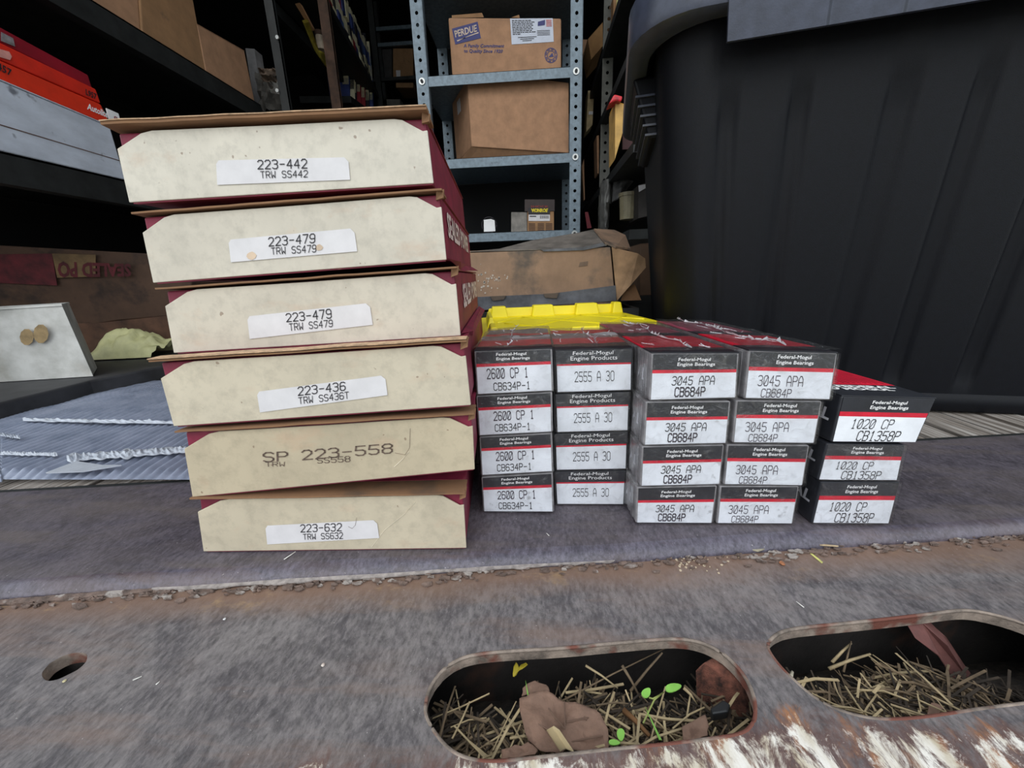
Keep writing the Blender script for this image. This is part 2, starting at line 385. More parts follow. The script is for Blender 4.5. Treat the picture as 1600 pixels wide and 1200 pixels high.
# ---------------------------------------------------------- bumper plate with slots
ZP = -.010; TH = .0085
bump = thing('bumper_plate', (0, .15, ZP), 'worn rusty steel bumper plate with long rounded slots and chipped white paint', 'bumper')
def slot_outline(px):
    return [az(x, y, ZP) for x, y in px]
S1 = [(663, 1108), (668, 1080), (682, 1056), (703, 1036), (735, 1022), (800, 1016), (880, 1012), (960, 1004), (1030, 998), (1066, 997), (1098, 1003), (1128, 1018), (1152, 1040), (1170, 1065), (1180, 1092), (1181, 1118), (1176, 1132), (1162, 1146), (1120, 1153), (1040, 1163), (960, 1170), (880, 1179), (800, 1188), (760, 1190), (725, 1184), (700, 1170), (680, 1146), (668, 1126)]
S2 = [(1198, 1012), (1202, 1000), (1216, 988), (1240, 981), (1300, 975), (1380, 967), (1440, 960), (1485, 954), (1510, 952), (1540, 956), (1590, 969), (1660, 998), (1700, 1030), (1716, 1062), (1700, 1084), (1660, 1092), (1600, 1099), (1540, 1106), (1470, 1117), (1420, 1123), (1372, 1124), (1330, 1116), (1290, 1101), (1262, 1082), (1238, 1060), (1216, 1038)]
S3 = [(64, 1056), (68, 1046), (82, 1033), (102, 1023), (122, 1019), (136, 1021), (137, 1030), (128, 1042), (110, 1053), (90, 1062), (72, 1065)]
def smooth_loop(pts, it=2):
    for _ in range(it):
        n = len(pts); pts = [q for i in range(n) for q in (pts[i].lerp(pts[(i + 1) % n], .25), pts[i].lerp(pts[(i + 1) % n], .75))]
    return pts
cu = bpy.data.curves.new('plate', 'CURVE'); cu.dimensions = '2D'; cu.fill_mode = 'BOTH'; cu.extrude = TH / 2
loops = [[Vector((x, y, 0)) for x, y in ((-1.2, .012 - .13), (-1.2, Ycr(-1.2) + .004), (1.2, Ycr(1.2) + .004), (1.2, .06 + .13))]]
holes = [smooth_loop([Vector((p.x, p.y, 0)) for p in slot_outline(S)]) for S in (S1, S2, S3)]
for L in loops + holes:
    spn = cu.splines.new('POLY'); spn.points.add(len(L) - 1); spn.use_cyclic_u = True
    for i, p in enumerate(L): spn.points[i].co = (p.x + (.0004 * noise.noise(p * 300) if L not in loops else 0), p.y, 0, 1)
co = bpy.data.objects.new('tmp', cu); COL.objects.link(co); bpy.context.view_layer.update()
me = bpy.data.meshes.new_from_object(co); bpy.data.objects.remove(co)
me.name = 'slotted_plate'; me.materials.clear(); me.materials.append(PLATE)
me.materials.append(simple('cut_edge_steel', (128, 116, 106), .8, var=.3, scale=90, bump=.6, spots=((112, 66, 54), 30, .52)))
for p in me.polygons:
    if abs(p.normal.z) < .5: p.material_index = 1
po = bpy.data.objects.new('slotted_plate', me); COL.objects.link(po); po.parent = bump; po.location = (0, 0, ZP - TH / 2 + .01 - .01)
po.location = Vector((0, 0, ZP - TH / 2)) - bump.location
# raised worn lips round the slots
for H in holes[:2]:
    b = MB(); pts = [Vector((p.x, p.y, ZP - .0006)) for p in H] ; pts.append(pts[0]); b.tube(pts, .0011, 6)
    b.build('slot_lip', me.materials[1], bump, smooth=True)
# channel below the slots
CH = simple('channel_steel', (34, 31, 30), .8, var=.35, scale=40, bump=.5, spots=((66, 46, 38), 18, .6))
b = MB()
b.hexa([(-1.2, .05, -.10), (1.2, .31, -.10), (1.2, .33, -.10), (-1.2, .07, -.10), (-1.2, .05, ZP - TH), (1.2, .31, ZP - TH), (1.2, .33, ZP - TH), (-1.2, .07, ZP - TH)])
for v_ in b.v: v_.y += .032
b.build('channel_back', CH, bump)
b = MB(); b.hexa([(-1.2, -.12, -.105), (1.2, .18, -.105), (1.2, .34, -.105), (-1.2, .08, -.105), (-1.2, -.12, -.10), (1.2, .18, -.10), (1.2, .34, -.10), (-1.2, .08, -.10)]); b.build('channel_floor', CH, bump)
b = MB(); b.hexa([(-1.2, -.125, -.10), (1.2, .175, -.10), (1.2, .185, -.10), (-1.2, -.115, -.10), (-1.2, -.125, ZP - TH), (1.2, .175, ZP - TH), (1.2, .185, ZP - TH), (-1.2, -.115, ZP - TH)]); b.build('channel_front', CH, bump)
# rusty gusset webs inside the channel
b = MB(); gp = [az(1086, 1048, -.022), az(1100, 1034, -.019), az(1135, 1040, -.019), az(1160, 1075, -.024), az(1168, 1118, -.04), az(1150, 1128, -.046), az(1120, 1108, -.046), az(1088, 1098, -.046)]
b.prism(gp, (.008, .004, 0)); b.build('gusset', simple('rust_orange', (86, 54, 44), .9, var=.6, scale=160, bump=1), bump, bevel=.001)
gp = [az(1414, 972, -.0195), az(1440, 970, -.0195), az(1478, 1008, -.03), az(1512, 1056, -.05), az(1548, 1104, -.068), az(1546, 1120, -.072), az(1515, 1116, -.072), az(1496, 1072, -.056), az(1466, 1026, -.036), az(1430, 998, -.024)]
b = MB(); b.prism(gp, (.010, .01, -.004)); b.build('gusset', simple('rust_red', (104, 66, 62), .8, var=.2, scale=60), bump, bevel=.001)
# weld / sealant seam between sill and bumper: ragged flakes (stuff) and long strip
seam = MB(); random.seed(3)
for i in range(800):
    X = random.uniform(-.75, .85); y = Ycr(X) - .004 + random.gauss(0, .0035); s_ = random.uniform(.0007, .0026) * (1.6 if random.random() < .1 else 1)
    a = random.uniform(0, 6.3); pts = []
    for k in range(5):
        t = a + k * 1.256; r_ = s_ * random.uniform(.6, 1.2); pts.append(Vector((X + math.cos(t) * r_ * 1.7, y + math.sin(t) * r_ * .7, ZP + random.uniform(.0, .0015))))
    seam.prism(pts, (0, 0, .0012))
o = seam.build('rust_flakes', RUST, bump, kind='stuff')
def strip(px0, px1, wid, name, mat, z=ZP, seed=1, th=.002, parent=bump):
    A = az(*px0, z); B = az(*px1, z); n = 46; top = []; bot = []
    for i in range(n + 1):
        t = i / n; c = A.lerp(B, t); wv = wid * (.55 + .6 * abs(noise.noise((t * 11, seed, 0)))) * min(1, 6 * t + .2, 6 * (1 - t) + .2)
        c.y += .0012 * noise.noise((t * 8, seed, 5)); top.append(c + Vector((0, wv / 2, 0))); bot.append(c - Vector((0, wv / 2, 0)))
    b = MB()
    for i in range(n):
        b.hexa([bot[i], bot[i + 1], top[i + 1], top[i], bot[i] + Vector((0, 0, th * .6)), bot[i + 1] + Vector((0, 0, th * .6)), top[i + 1] + Vector((0, 0, th)), top[i] + Vector((0, 0, th))])
    return b.build(name, mat, parent)
SEA = simple('grey_sealant', (150, 142, 138), .8, var=.2, scale=150, bump=.7)
strip((238, 922), (700, 893), .0075, 'sealant_strip', SEA, z=ZP + .0015, seed=2); strip((690, 893), (990, 872), .0085, 'sealant_strip', SEA, z=ZP + .0015, seed=5)
strip((-40, 948), (240, 925), .006, 'corroded_bead', RUST, seed=9, th=.003)
# ============================================================ LEFT STACK OF GASKET CARTONS
DV = ray(778, 432); DV = Vector((DV.x, DV.y, 0)).normalized()
BX = [ # quad TL TR BR BL, Yl, Yr, panel-left-cut, right-cut, sticker quad, [ (text, quad) ], label
 ([(180, 206), (666, 183), (678, 287), (205, 317)], .292, .300, [(341, 252), (546, 247), (549, 282), (343, 290)], [('223-442', [(406, 252.2), (481.6, 250.3), (482.7, 264), (406.7, 265.5)]), ('TRW SS442', [(410.4, 269.5), (483.4, 267.7), (483.4, 278), (411.5, 279.5)])], 'cream carton end with white sticker reading 223-442, topmost of the left stack'),
 ([(220, 338), (688, 302), (698, 406), (242, 442)], .290, .298, [(360, 375), (555, 357), (560, 393), (364, 410)], [('223-479', [(422.6, 372), (494.5, 365.8), (494.5, 379.4), (423.7, 385)]), ('TRW SS479', [(427, 387.9), (496.3, 383), (496.3, 394), (428, 397.8)])], 'cream carton end with stained sticker reading 223-479, second from the top of the stack'),
 ([(256, 454), (711, 422), (720, 524), (274, 551)], .288, .296, [(389, 494), (579, 473), (584, 507), (393, 529)], [('223-479', [(449.5, 490), (519, 482.6), (520.3, 496.3), (451, 502.2)]), ('TRW SS479', [(454.6, 505.5), (521.4, 499.2), (522, 509.5), (455.8, 515.8)])], 'cream carton end with clean tilted sticker reading 223-479, third from the top of the stack'),
 ([(247, 566), (726, 535), (736, 632), (274, 665)], .262, .270, [(404, 611), (603, 585), (607, 616), (409, 643)], [('223-436', [(468.3, 603.6), (541.2, 595.5), (541.8, 608), (469, 616.4)]), ('TRW SS436T', [(469.3, 619.8), (546.6, 610.7), (547.2, 620.8), (470.3, 629.6)])], 'cream carton end with sticker reading 223-436, fourth from the top and widest of the stack'),
 ([(286, 675), (738, 647), (742, 732), (303, 775)], .263, .271, None, [('SP', [(414, 705.9), (451, 704.2), (451, 717.7), (414.6, 720)]), ('TRW', [(417.3, 720.4), (446.7, 720), (446.7, 726.5), (418, 727.1)]), ('223-558', [(473.7, 702.5), (613.7, 691.7), (613.7, 705.9), (475.4, 716.7)]), ('SS558', [(497.6, 714.3), (548, 711), (548.6, 719.4), (498.3, 722)])], 'cream carton end stamped SP 223-558 without a sticker, fifth from the top of the stack'),
 ([(308, 778), (724, 770), (729, 854), (321, 863)], .264, .272, [(417, 819), (590, 810), (594, 838), (420, 848)], [('223-632', [(472, 817.2), (535.4, 814.9), (535.4, 826.4), (472.7, 828.4)]), ('TRW SS632', [(476, 831.8), (537.1, 829), (537.5, 838.5), (476.7, 839.8)])], 'cream carton end with sticker reading 223-632, bottom of the left stack on the steel sill')]
LB = .29
tops = []
for i, (q, Yl, Yr, st, txt, lab) in enumerate(BX):
    fc = face_px(q, (Yl, Yr), DV)
    if i == 5:
        for a in ('BL', 'BR'): getattr(fc, a).z = .0012
    t = thing('parts_carton', fc.base(LB), lab, 'carton', 'maroon and cream cartons stacked on the left')
    b = MB(); fc.vol(b, .004, .996, 0.0, .985, .0012, LB); b.build('body', BURG, t, bevel=.0012)
    # cream end flap with clipped upper corners
    jl = random.uniform(.9, 1.15); jr = random.uniform(.9, 1.1)
    poly = [(.0, .0), (1, 0), (1.0, .80 * 1), (.985, .79), (.925, .965 * 1), (.90 * 1, .985), (.5, .978), (.12 * jl, .985), (.085 * jl, .955), (.0, .76)]
    b = MB(); b.prism([fc.P(u, v) for u, v in poly], fc.n * .0016); b.build('end_flap', CRE[i], t, bevel=.0005)
    # thin maroon bottom edge
    b = MB(); fc.vol(b, .01, .995, -.02, .004, -.0006, .004); b.build('bottom_fold', BURG, t)
    # corrugated lid: slab with raised front lip
    n = 28; over = .007 if i == 0 else .0045; lift = .05 if i == 0 else .03
    U = MB()
    for k in range(n):
        u0 = -.012 + 1.02 * k / n; u1 = -.012 + 1.02 * (k + 1) / n
        def J(u): return .010 * noise.noise((u * 9, i * 3.1, 0))
        v0, v1 = 1.0 + J(u0), 1.0 + J(u1); th = .028 if i else .04
        a0 = fc.P(u0, v0 + lift * (1 if i == 0 else .8), -over); a1 = fc.P(u1, v1 + lift * (1 if i == 0 else .8), -over)
        c0 = fc.P(u0, .99, .02); c1 = fc.P(u1, .99, .02); up = Vector((0, 0, th * .045))
        U.hexa([a0, a1, c1, c0, a0 + up, a1 + up, c1 + up, c0 + up])
    U.build('lid_edge', BROWN, t)
    LT = MB(); fc.vol(LT, -.004, 1.0, 1.0, 1.02, .02, LB); LT.build('lid', BURG, t)
    if i in (0, 3): 
        b = MB()
        for k in range(n):
            u0 = -.012 + 1.02 * k / n; u1 = -.012 + 1.02 * (k + 1) / n; th = .0019
            a0 = fc.P(u0, 1.0 + .010 * noise.noise((u0 * 9, i * 3.1, 0)) + lift * (1 if i == 0 else .8), -over - .0008) + Vector((0, 0, th)); a1 = fc.P(u1, 1.0 + .010 * noise.noise((u1 * 9, i * 3.1, 0)) + lift * (1 if i == 0 else .8), -over - .0008) + Vector((0, 0, th))
            b.hexa([a0, a1, a1 + DV * .012, a0 + DV * .012, a0 + Vector((0, 0, .0007)), a1 + Vector((0, 0, .0007)), a1 + DV * .012 + Vector((0, 0, .0007)), a0 + DV * .012 + Vector((0, 0, .0007))])
        b.build('lid_liner', simple('torn_board_edge', (176, 146, 116), .8, var=.2, scale=200), t)
    # torn tuck tab by the right corner
    b = MB(); b.prism([fc.P(.985, .9, -.002), fc.P(1.008, .93, -.001), fc.P(1.012, 1.06, .001), fc.P(.99, 1.04, -.003)], DV * .004); b.build('tuck_tab', BROWN, t)
    if st:
        fn = quadpx(fc, st, .0020); b = MB()
        slab_fn(b, fn, .0002, fc.n, 0, ((0, 0), (1, 0), (1, .8), (.97, 1), (.02, 1), (0, .85))); s = b.build('sticker', STK, t)
        for tx, qq in txt: put(stroke_mesh(tx, .72), quadpx(fc, qq, .0026), 'lettering', INK, s)
        if i == 1:
            for cx, cy, r in ((396, 399, 8), (501, 387, 6)):
                b = MB(); b.prism([fc.on(cx + r * math.cos(a) * random.uniform(.7, 1.1), cy + r * math.sin(a) * random.uniform(.6, 1), .0024) for a in [j * .7 for j in range(9)]], fc.n * .0001); b.build('stain', simple('tan_stain', (206, 184, 160), .7, var=.1), s)
    else:
        for tx, qq in txt: put(stroke_mesh(tx, .75 if tx != 'TRW' else .6), quadpx(fc, qq, .0020), 'stamped_lettering', INKB, t)
    if i in (1, 2):
        side = lambda a, c, fc=fc, i=i: fc.P(.996, (.40 if i == 1 else .34) + .44 * c, (.028 if i == 1 else .05) + .22 * a) + Vector((.0009, 0, 0))
        put(font_mesh('SEALED POWER', 0, .03), side, 'side_lettering', simple('print_cream', (214, 196, 190), .7), t)
        b = MB(); b.prism([fc.P(1.0, .02, .004), fc.P(1.03, -.02, .03), fc.P(1.02, -.16, .05 ), fc.P(1.035, -.10, LB), fc.P(1.0, .02, LB)], (.001, 0, 0)); b.build('side_flap', BURG, t)
    if i == 5:
        b = MB(); b.tube([fc.on(x_, y_, .0024) for x_, y_ in ((546, 820), (552, 823), (557, 818), (559, 806))], .00012, 5); b.build('hair', INKB, t)
        b = MB(); b.tube([fc.on(x_, y_, .0018) for x_, y_ in ((582, 852), (602, 826), (634, 800), (650, 782))], .0002, 5); b.build('scratch', simple('scratch_pale', (226, 216, 196), .7), t)
    if i == 4:
        b = MB(); b.tube([fc.on(x_, y_, .0018) for x_, y_ in ((618, 706), (634, 709), (641, 698), (642, 668))], .00012, 5); b.build('scratch', INKB, t)
        b = MB(); b.tube([fc.on(x_, y_, .0018) for x_, y_ in ((617, 728), (630, 716), (640, 704))], .00025, 5); b.build('scratch', simple('scratch_pale', (226, 216, 196), .7), t)
# ============================================================ BEARING PACKS
FM = 'Federal-Mogul'
def pack(q, Y, L, h1, h2, band, red, lines, label, group, top, D=(0, 1, 0), kind=0, seed=0, sidetext=None, zfix=None):
    fc = face_px(q, Y, D)
    if zfix is not None: fc.BL.z = fc.BR.z = zfix
    t = thing('bearing_box', fc.base(L), label, 'box', group)
    b = MB(); fc.vol(b, 0, 1, 0, 1, 0, L); b.build('body', [GRE, BLK, BLK, GRE, BLK][kind] if kind != 2 else BLK, t, bevel=.0012)
    pn = MB(); slab_fn(pn, uvrect(fc, .02, .975, .025, red, .0002), .0003, fc.n); pn.build('white_panel', PNL, t)
    pn = MB(); slab_fn(pn, uvrect(fc, .02, .975, band, .985, .0002), .0003, fc.n); hd = pn.build('black_header', BLK, t)
    pn = MB(); slab_fn(pn, uvrect(fc, .02, .975, red, band, .0002), .0003, fc.n); pn.build('red_stripe', RED, t)
    w2 = 'Engine Products' if kind == 1 else 'Engine Bearings'; bd = .0 if kind == 1 else .025
    put(font_mesh(FM, .06, bd * .7), uvrect(fc, *h1, .0007), 'header_lettering', WHT, hd)
    put(font_mesh(w2, .06 if kind != 1 else 0, bd * .7), uvrect(fc, *h2, .0007), 'header_lettering', WHT, hd)
    for (tx, r, th, ink, sh) in lines:
        put(stroke_mesh(tx, th * 1.3, slash=(kind != 1), shear=sh, gap=1.5), uvrect(fc, *r, .0007), 'printed_number', ink, t)
    if sidetext:
        a0, a1, c0, c1 = sidetext
        put(font_mesh('FEDERAL', .1, .03), lambda a, c: fc.P(0, c0 + (c1 - c0) * c, a1 + (a0 - a1) * a) + Vector((-.0008, 0, 0)), 'side_lettering', simple('print_grey', (190, 190, 196), .6), t)
    # ridges: the thin cartons inside the wrapped pack show as ribs along its flanks
    if kind != 2:
        b = MB(); nrib = int(L / .0105)
        for k in range(1, nrib):
            w = k * L / nrib
            fc.vol(b, -.012, 0.0, .02, .96, w - .0034, w + .0034)
        b.build('inner_carton_edges', GRE, t, bevel=.0008)
    if top:
        tm = {0: ((.0, .018, BLK), (.018, .048, RED), (.048, .062, GRE), (.062, .092, RED), (.092, L, GRE)),
              1: ((.0, .03, BLK), (.03, .062, RED), (.062, .08, GRE), (.08, L, RED)),
              3: ((.0, .022, BLK), (.022, .085, RED), (.085, .108, BLK), (.108, L, simple('faded_red', (150, 70, 88), .5, var=.15, scale=60))),
              2: ((.0, .034, BLK), (.034, .037, RED), (.037, L, RED))}[kind]
        for k, (w0, w1, mt) in enumerate(tm):
            b = MB(); nn = 6
            for j in range(nn):
                u0, u1 = j / nn, (j + 1) / nn
                def H(u, w): return Vector((0, 0, .0009 + (.0012 * noise.noise((u * 4, w * 60, seed)) + (.0022 if k == 2 and kind in (0, 1) else 0)) * (kind != 2)))
                ring = [fc.P(u0, 1, w0), fc.P(u1, 1, w0), fc.P(u1, 1, w1), fc.P(u0, 1, w1)]
                b.hexa(ring + [fc.P(u0, 1, w0) + H(u0, w0), fc.P(u1, 1, w0) + H(u1, w0), fc.P(u1, 1, w1) + H(u1, w1), fc.P(u0, 1, w1) + H(u0, w1)])
            b.build('top_panel', mt, t)
        if kind == 2:
            lg = lambda a, c: fc.P(.22 + .66 * a, 1, .0155 + .015 * c) + Vector((0, 0, .0013))
            put(font_mesh('FEDERAL', .1, .04), lambda a, c: lg(a, .52 + .48 * c), 'logo_lettering', WHT, t)
            put(font_mesh('MOGUL', .1, .04), lambda a, c: lg(a * .84, .46 * c), 'logo_lettering', WHT, t)
            b = MB()
            for j in range(18):
                a0 = j * math.pi / 9; a1 = (j + 1) * math.pi / 9
                P = lambda r, a: fc.P(.12 + r * math.cos(a) * .075, 1, .023 + r * math.sin(a) * .0072) + Vector((0, 0, .0013))
                b.q(P(1, a0), P(1, a1), P(.62, a1), P(.62, a0)); b.q(P(.35, a0), P(.35, a1), P(0, a0))
            b.build('logo_ring', WHT, t, fix=False)
            b = MB()
            for j in range(1, 15): fc.vol(b, j / 15 - .006, j / 15 + .004, 1.02, 1.028, .040, L)
            b.build('pinstripes', simple('pinstripe_dark', (110, 18, 36), .5), t)
    # crumpled shrink wrap
    r = random.Random(seed); b = MB()
    def bulge(p, s=1.0): return p + Vector((noise.noise(p * 45 + Vector((seed, 0, 0))), .5 * noise.noise(p * 45 + Vector((0, seed, 7))), noise.noise(p * 45 + Vector((9, 0, seed))))) * .0009 * s
    e = .0016; X = Vector((1, 0, 0)); Z = Vector((0, 0, 1))
    b.grid(lambda a, c: bulge(fc.P(a, 1, -.001 + (L + .002) * c) + Z * (e + .0016) + X * ((a - .5) * 2 * e), 1.5), 12, 26)
    b.grid(lambda a, c: bulge(fc.P(0, a, -.001 + (L + .002) * c) - X * (e + .0012), .6), 6, 26)
    b.grid(lambda a, c: bulge(fc.P(1, a, -.001 + (L + .002) * c) + X * e, .6), 6, 26)
    b.grid(lambda a, c: fc.P(a, c, 0) + fc.n * (.0014 + .0004 * abs(noise.noise((a * 5, c * 4, seed)))) , 12, 8)
    if kind != 2 or not top:
        b.mi = [1 if k < 312 else 0 for k in range(len(b.f))]; b.build('shrink_wrap', [FILM, FILMT], t, smooth=True)
        if top:   # pinched wrap seam and creases on top, their glints put in as white
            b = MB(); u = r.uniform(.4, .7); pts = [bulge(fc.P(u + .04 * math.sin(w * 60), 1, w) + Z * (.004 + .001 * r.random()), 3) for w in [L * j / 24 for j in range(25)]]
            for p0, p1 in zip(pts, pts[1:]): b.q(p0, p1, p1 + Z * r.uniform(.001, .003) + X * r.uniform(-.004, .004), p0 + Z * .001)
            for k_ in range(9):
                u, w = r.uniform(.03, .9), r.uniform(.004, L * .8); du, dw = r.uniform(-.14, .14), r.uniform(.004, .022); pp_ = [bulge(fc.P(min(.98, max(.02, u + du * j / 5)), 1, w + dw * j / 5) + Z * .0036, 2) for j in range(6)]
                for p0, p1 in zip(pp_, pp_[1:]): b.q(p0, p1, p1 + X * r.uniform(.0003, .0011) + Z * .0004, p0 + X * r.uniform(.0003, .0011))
            b.build('wrap_seam', simple('wrap_glint', (210, 210, 214), .25, var=.1), t, smooth=True)
    return fc
n1 = [('2600 CP 1', (.15, .68, .37, .59), .62, INKV, 0), ('CB634P-1', (.23, .70, .09, .26), .62, INK, 0)]
n2 = [('2600 CP 1', (.22, .75, .38, .59), .62, INKV, 0), ('CB634P-1', (.23, .70, .10, .27), .62, INK, 0)]
Q = [[(741, 549), (863, 545), (865, 611), (745, 617)], [(744, 619), (863, 613), (864, 675), (748, 681)], [(749, 683), (863, 677), (865, 737), (752, 743)], [(752, 746), (864, 739), (866, 796), (755, 802)]]
pos = ['topmost of its stack', 'second from the top of its stack', 'third from the top of its stack', 'bottom of its stack on the sill']
for i, q in enumerate(Q):
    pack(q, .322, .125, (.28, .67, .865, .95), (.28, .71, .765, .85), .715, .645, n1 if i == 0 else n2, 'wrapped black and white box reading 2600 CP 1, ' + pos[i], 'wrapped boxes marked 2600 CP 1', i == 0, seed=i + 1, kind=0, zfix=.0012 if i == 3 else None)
Q = [[(867, 548), (989, 545), (988, 610), (869, 614)], [(867, 616), (985, 612), (983, 673), (869, 676)], [(866, 678), (982, 674), (980, 733), (868, 735)], [(866, 737), (979, 735), (976, 790), (869, 791)]]
for i, q in enumerate(Q):
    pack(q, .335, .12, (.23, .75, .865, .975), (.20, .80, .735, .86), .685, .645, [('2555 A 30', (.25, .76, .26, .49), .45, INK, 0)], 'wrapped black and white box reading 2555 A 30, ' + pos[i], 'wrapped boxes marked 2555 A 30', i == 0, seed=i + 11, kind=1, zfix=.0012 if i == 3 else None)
Q = [[(1018, 552), (1155, 552), (1151, 622), (1014, 626)], [(1009, 628), (1142, 627), (1136, 693), (1005, 696)], [(1003, 698), (1132, 695), (1126, 757), (1000, 760)], [(995, 762), (1121, 759), (1114, 816), (993, 820)]]
dd = ray(800, 430); dd = Vector((dd.x, dd.y, 0))
for i, q in enumerate(Q):
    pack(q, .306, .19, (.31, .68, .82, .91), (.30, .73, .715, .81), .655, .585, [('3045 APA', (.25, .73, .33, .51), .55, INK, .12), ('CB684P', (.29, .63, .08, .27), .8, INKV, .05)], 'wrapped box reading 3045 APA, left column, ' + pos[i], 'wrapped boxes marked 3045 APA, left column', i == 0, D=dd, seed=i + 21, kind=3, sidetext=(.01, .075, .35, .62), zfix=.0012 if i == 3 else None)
Q = [[(1170, 548), (1309, 552), (1298, 625), (1162, 623)], [(1150, 626), (1285, 627), (1273, 693), (1144, 692)], [(1136, 695), (1265, 696), (1255, 759), (1130, 757)], [(1125, 760), (1249, 760), (1239, 819), (1119, 819)]]
for i, q in enumerate(Q):
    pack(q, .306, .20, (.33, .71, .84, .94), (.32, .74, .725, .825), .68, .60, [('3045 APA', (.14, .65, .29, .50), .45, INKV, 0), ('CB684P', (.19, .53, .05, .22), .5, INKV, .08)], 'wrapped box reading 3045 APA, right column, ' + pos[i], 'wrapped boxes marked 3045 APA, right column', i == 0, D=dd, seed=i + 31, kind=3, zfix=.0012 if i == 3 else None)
Q = [[(1315, 619), (1463, 623), (1432, 692), (1298, 691)], [(1292, 693), (1415, 695), (1403, 751), (1277, 750)], [(1283, 753), (1407, 753), (1391, 815), (1268, 816)]]
for i, q in enumerate(Q):
    pack(q, .307, .15, (.34, .71, .84, .93), (.33, .74, .725, .825), .68, .58, [('1020 CP', (.18, .64, .32, .52), .45, INK, .1), ('CB1358P', (.28, .76, .05, .26), .5, INK, .12)], 'dark bearing box reading 1020 CP with black sides, ' + (pos[0], pos[1].replace('second', 'second'), pos[3])[i], 'black sided boxes marked 1020 CP', i == 0, D=dd, seed=i + 41, kind=2, sidetext=(.006, .075, .42, .68), zfix=.0012 if i == 2 else None)
# ============================================================ BLACK TOTE
yw = math.radians(11); e1 = Vector((math.cos(yw), -math.sin(yw), 0)); e2 = Vector((math.sin(yw), math.cos(yw), 0)); TO = Vector((.235, .662, 0))
TW, TD, THt = .92, .32, .50
tote = thing('storage_tote', TO + e1 * TW / 2 + e2 * TD / 2, 'huge black plastic storage tote with ribbed sides and thick rim at right', 'tote')
gs = []
for gx, gy in ((1113, 400), (1212, 400), (1353, 400), (1466, 400), (1600, 400)):
    r_ = ray(gx, gy); A = TO - e2 * .035; t_ = (A - CAM).dot(e2) / r_.dot(e2); gs.append((CAM + r_ * t_ - A).dot(e1))
def toteloop(z, off=0.0, R=.06, groove=True):
    """outline at height z: walls lean outwards with height"""
    g = .022 + 0 * z + .085 * (z - .0) / .5 * .6 + off - .022; x0, x1, y0, y1 = -g, TW + g, -g, TD + g; pts = []
    def side(p, q, inw, n, gr):
        for k in range(n):
            t = k / n; P = Vector(p).lerp(Vector(q), t); dep = 0
            if gr and groove:
                for i_, s0 in enumerate(gs):
                    dx = abs(P.x - s0) ; wd = .013 if i_ != 2 else .018
                    f = max(0, 1 - max(0, dx - wd * .55) / (wd * .6)); f = f * f * (3 - 2 * f)
                    dep = max(dep, f * .007)
                fade = min(1, max(0, (.46 - z) / .04)) * min(1, max(0, (z - .03) / .03)); dep *= fade
            pts.append(P + Vector(inw) * dep)
    def arc(cx, cy, a0, n=8):
        for k in range(n): a = a0 + math.pi / 2 * k / n; pts.append(Vector((cx + R * math.cos(a), cy + R * math.sin(a), 0)))
    side((x0 + R, y0, 0), (x1 - R, y0, 0), (0, 1, 0), 300, True); arc(x1 - R, y0 + R, -math.pi / 2)
    side((x1, y0 + R, 0), (x1, y1 - R, 0), (-1, 0, 0), 12, False); arc(x1 - R, y1 - R, 0)
    side((x1 - R, y1, 0), (x0 + R, y1, 0), (0, -1, 0), 12, False); arc(x0 + R, y1 - R, math.pi / 2)
    side((x0, y1 - R, 0), (x0, y0 + R, 0), (1, 0, 0), 30, False); arc(x0 + R, y0 + R, math.pi)
    return [TO + e1 * p.x + e2 * p.y + Vector((0, 0, z)) for p in pts]
def loft(mb, loops, cap0=False, cap1=False):
    n = len(loops[0]); i0 = len(mb.v)
    for L in loops: mb.v += L
    for a in range(len(loops) - 1):
        for k in range(n):
            j = (k + 1) % n; mb.f.append((i0 + a * n + k, i0 + a * n + j, i0 + (a + 1) * n + j, i0 + (a + 1) * n + k)); mb.mi.append(0)
    if cap0: mb.f.append(tuple(range(i0 + n - 1, i0 - 1, -1))); mb.mi.append(0)
    if cap1: mb.f.append(tuple(range(i0 + (len(loops) - 1) * n, i0 + len(loops) * n))); mb.mi.append(0)
b = MB(); loft(b, [toteloop(z) for z in (.001, .02, .03, .045, .06, .1, .2, .3, .4, .42, .44, .46, .50, .53)], cap0=True); b.build('body', TOTE, tote, smooth=True)
b = MB(); loft(b, [toteloop(z, o_, groove=False) for z, o_ in ((.002, .002), (.012, .006), (.024, .005), (.03, -.001))]); b.build('foot_rim', TOTE, tote, smooth=True)
# lid with overhanging skirt, deeper along the middle of the front
def rimloop(z, off):
    return toteloop(z, off, R=.085, groove=False)
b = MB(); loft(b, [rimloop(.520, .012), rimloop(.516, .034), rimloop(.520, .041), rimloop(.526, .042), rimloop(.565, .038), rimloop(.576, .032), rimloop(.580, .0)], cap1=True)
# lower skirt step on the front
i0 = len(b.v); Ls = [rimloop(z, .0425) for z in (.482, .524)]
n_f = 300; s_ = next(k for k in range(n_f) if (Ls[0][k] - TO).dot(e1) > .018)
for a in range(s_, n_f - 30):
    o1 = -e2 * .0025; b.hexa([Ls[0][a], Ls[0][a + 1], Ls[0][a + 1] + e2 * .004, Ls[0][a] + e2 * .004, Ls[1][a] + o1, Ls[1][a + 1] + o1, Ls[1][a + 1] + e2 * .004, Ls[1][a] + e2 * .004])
o = b.build('lid', RIM, tote, smooth=True); o.data.set_sharp_from_angle(angle=math.radians(40))
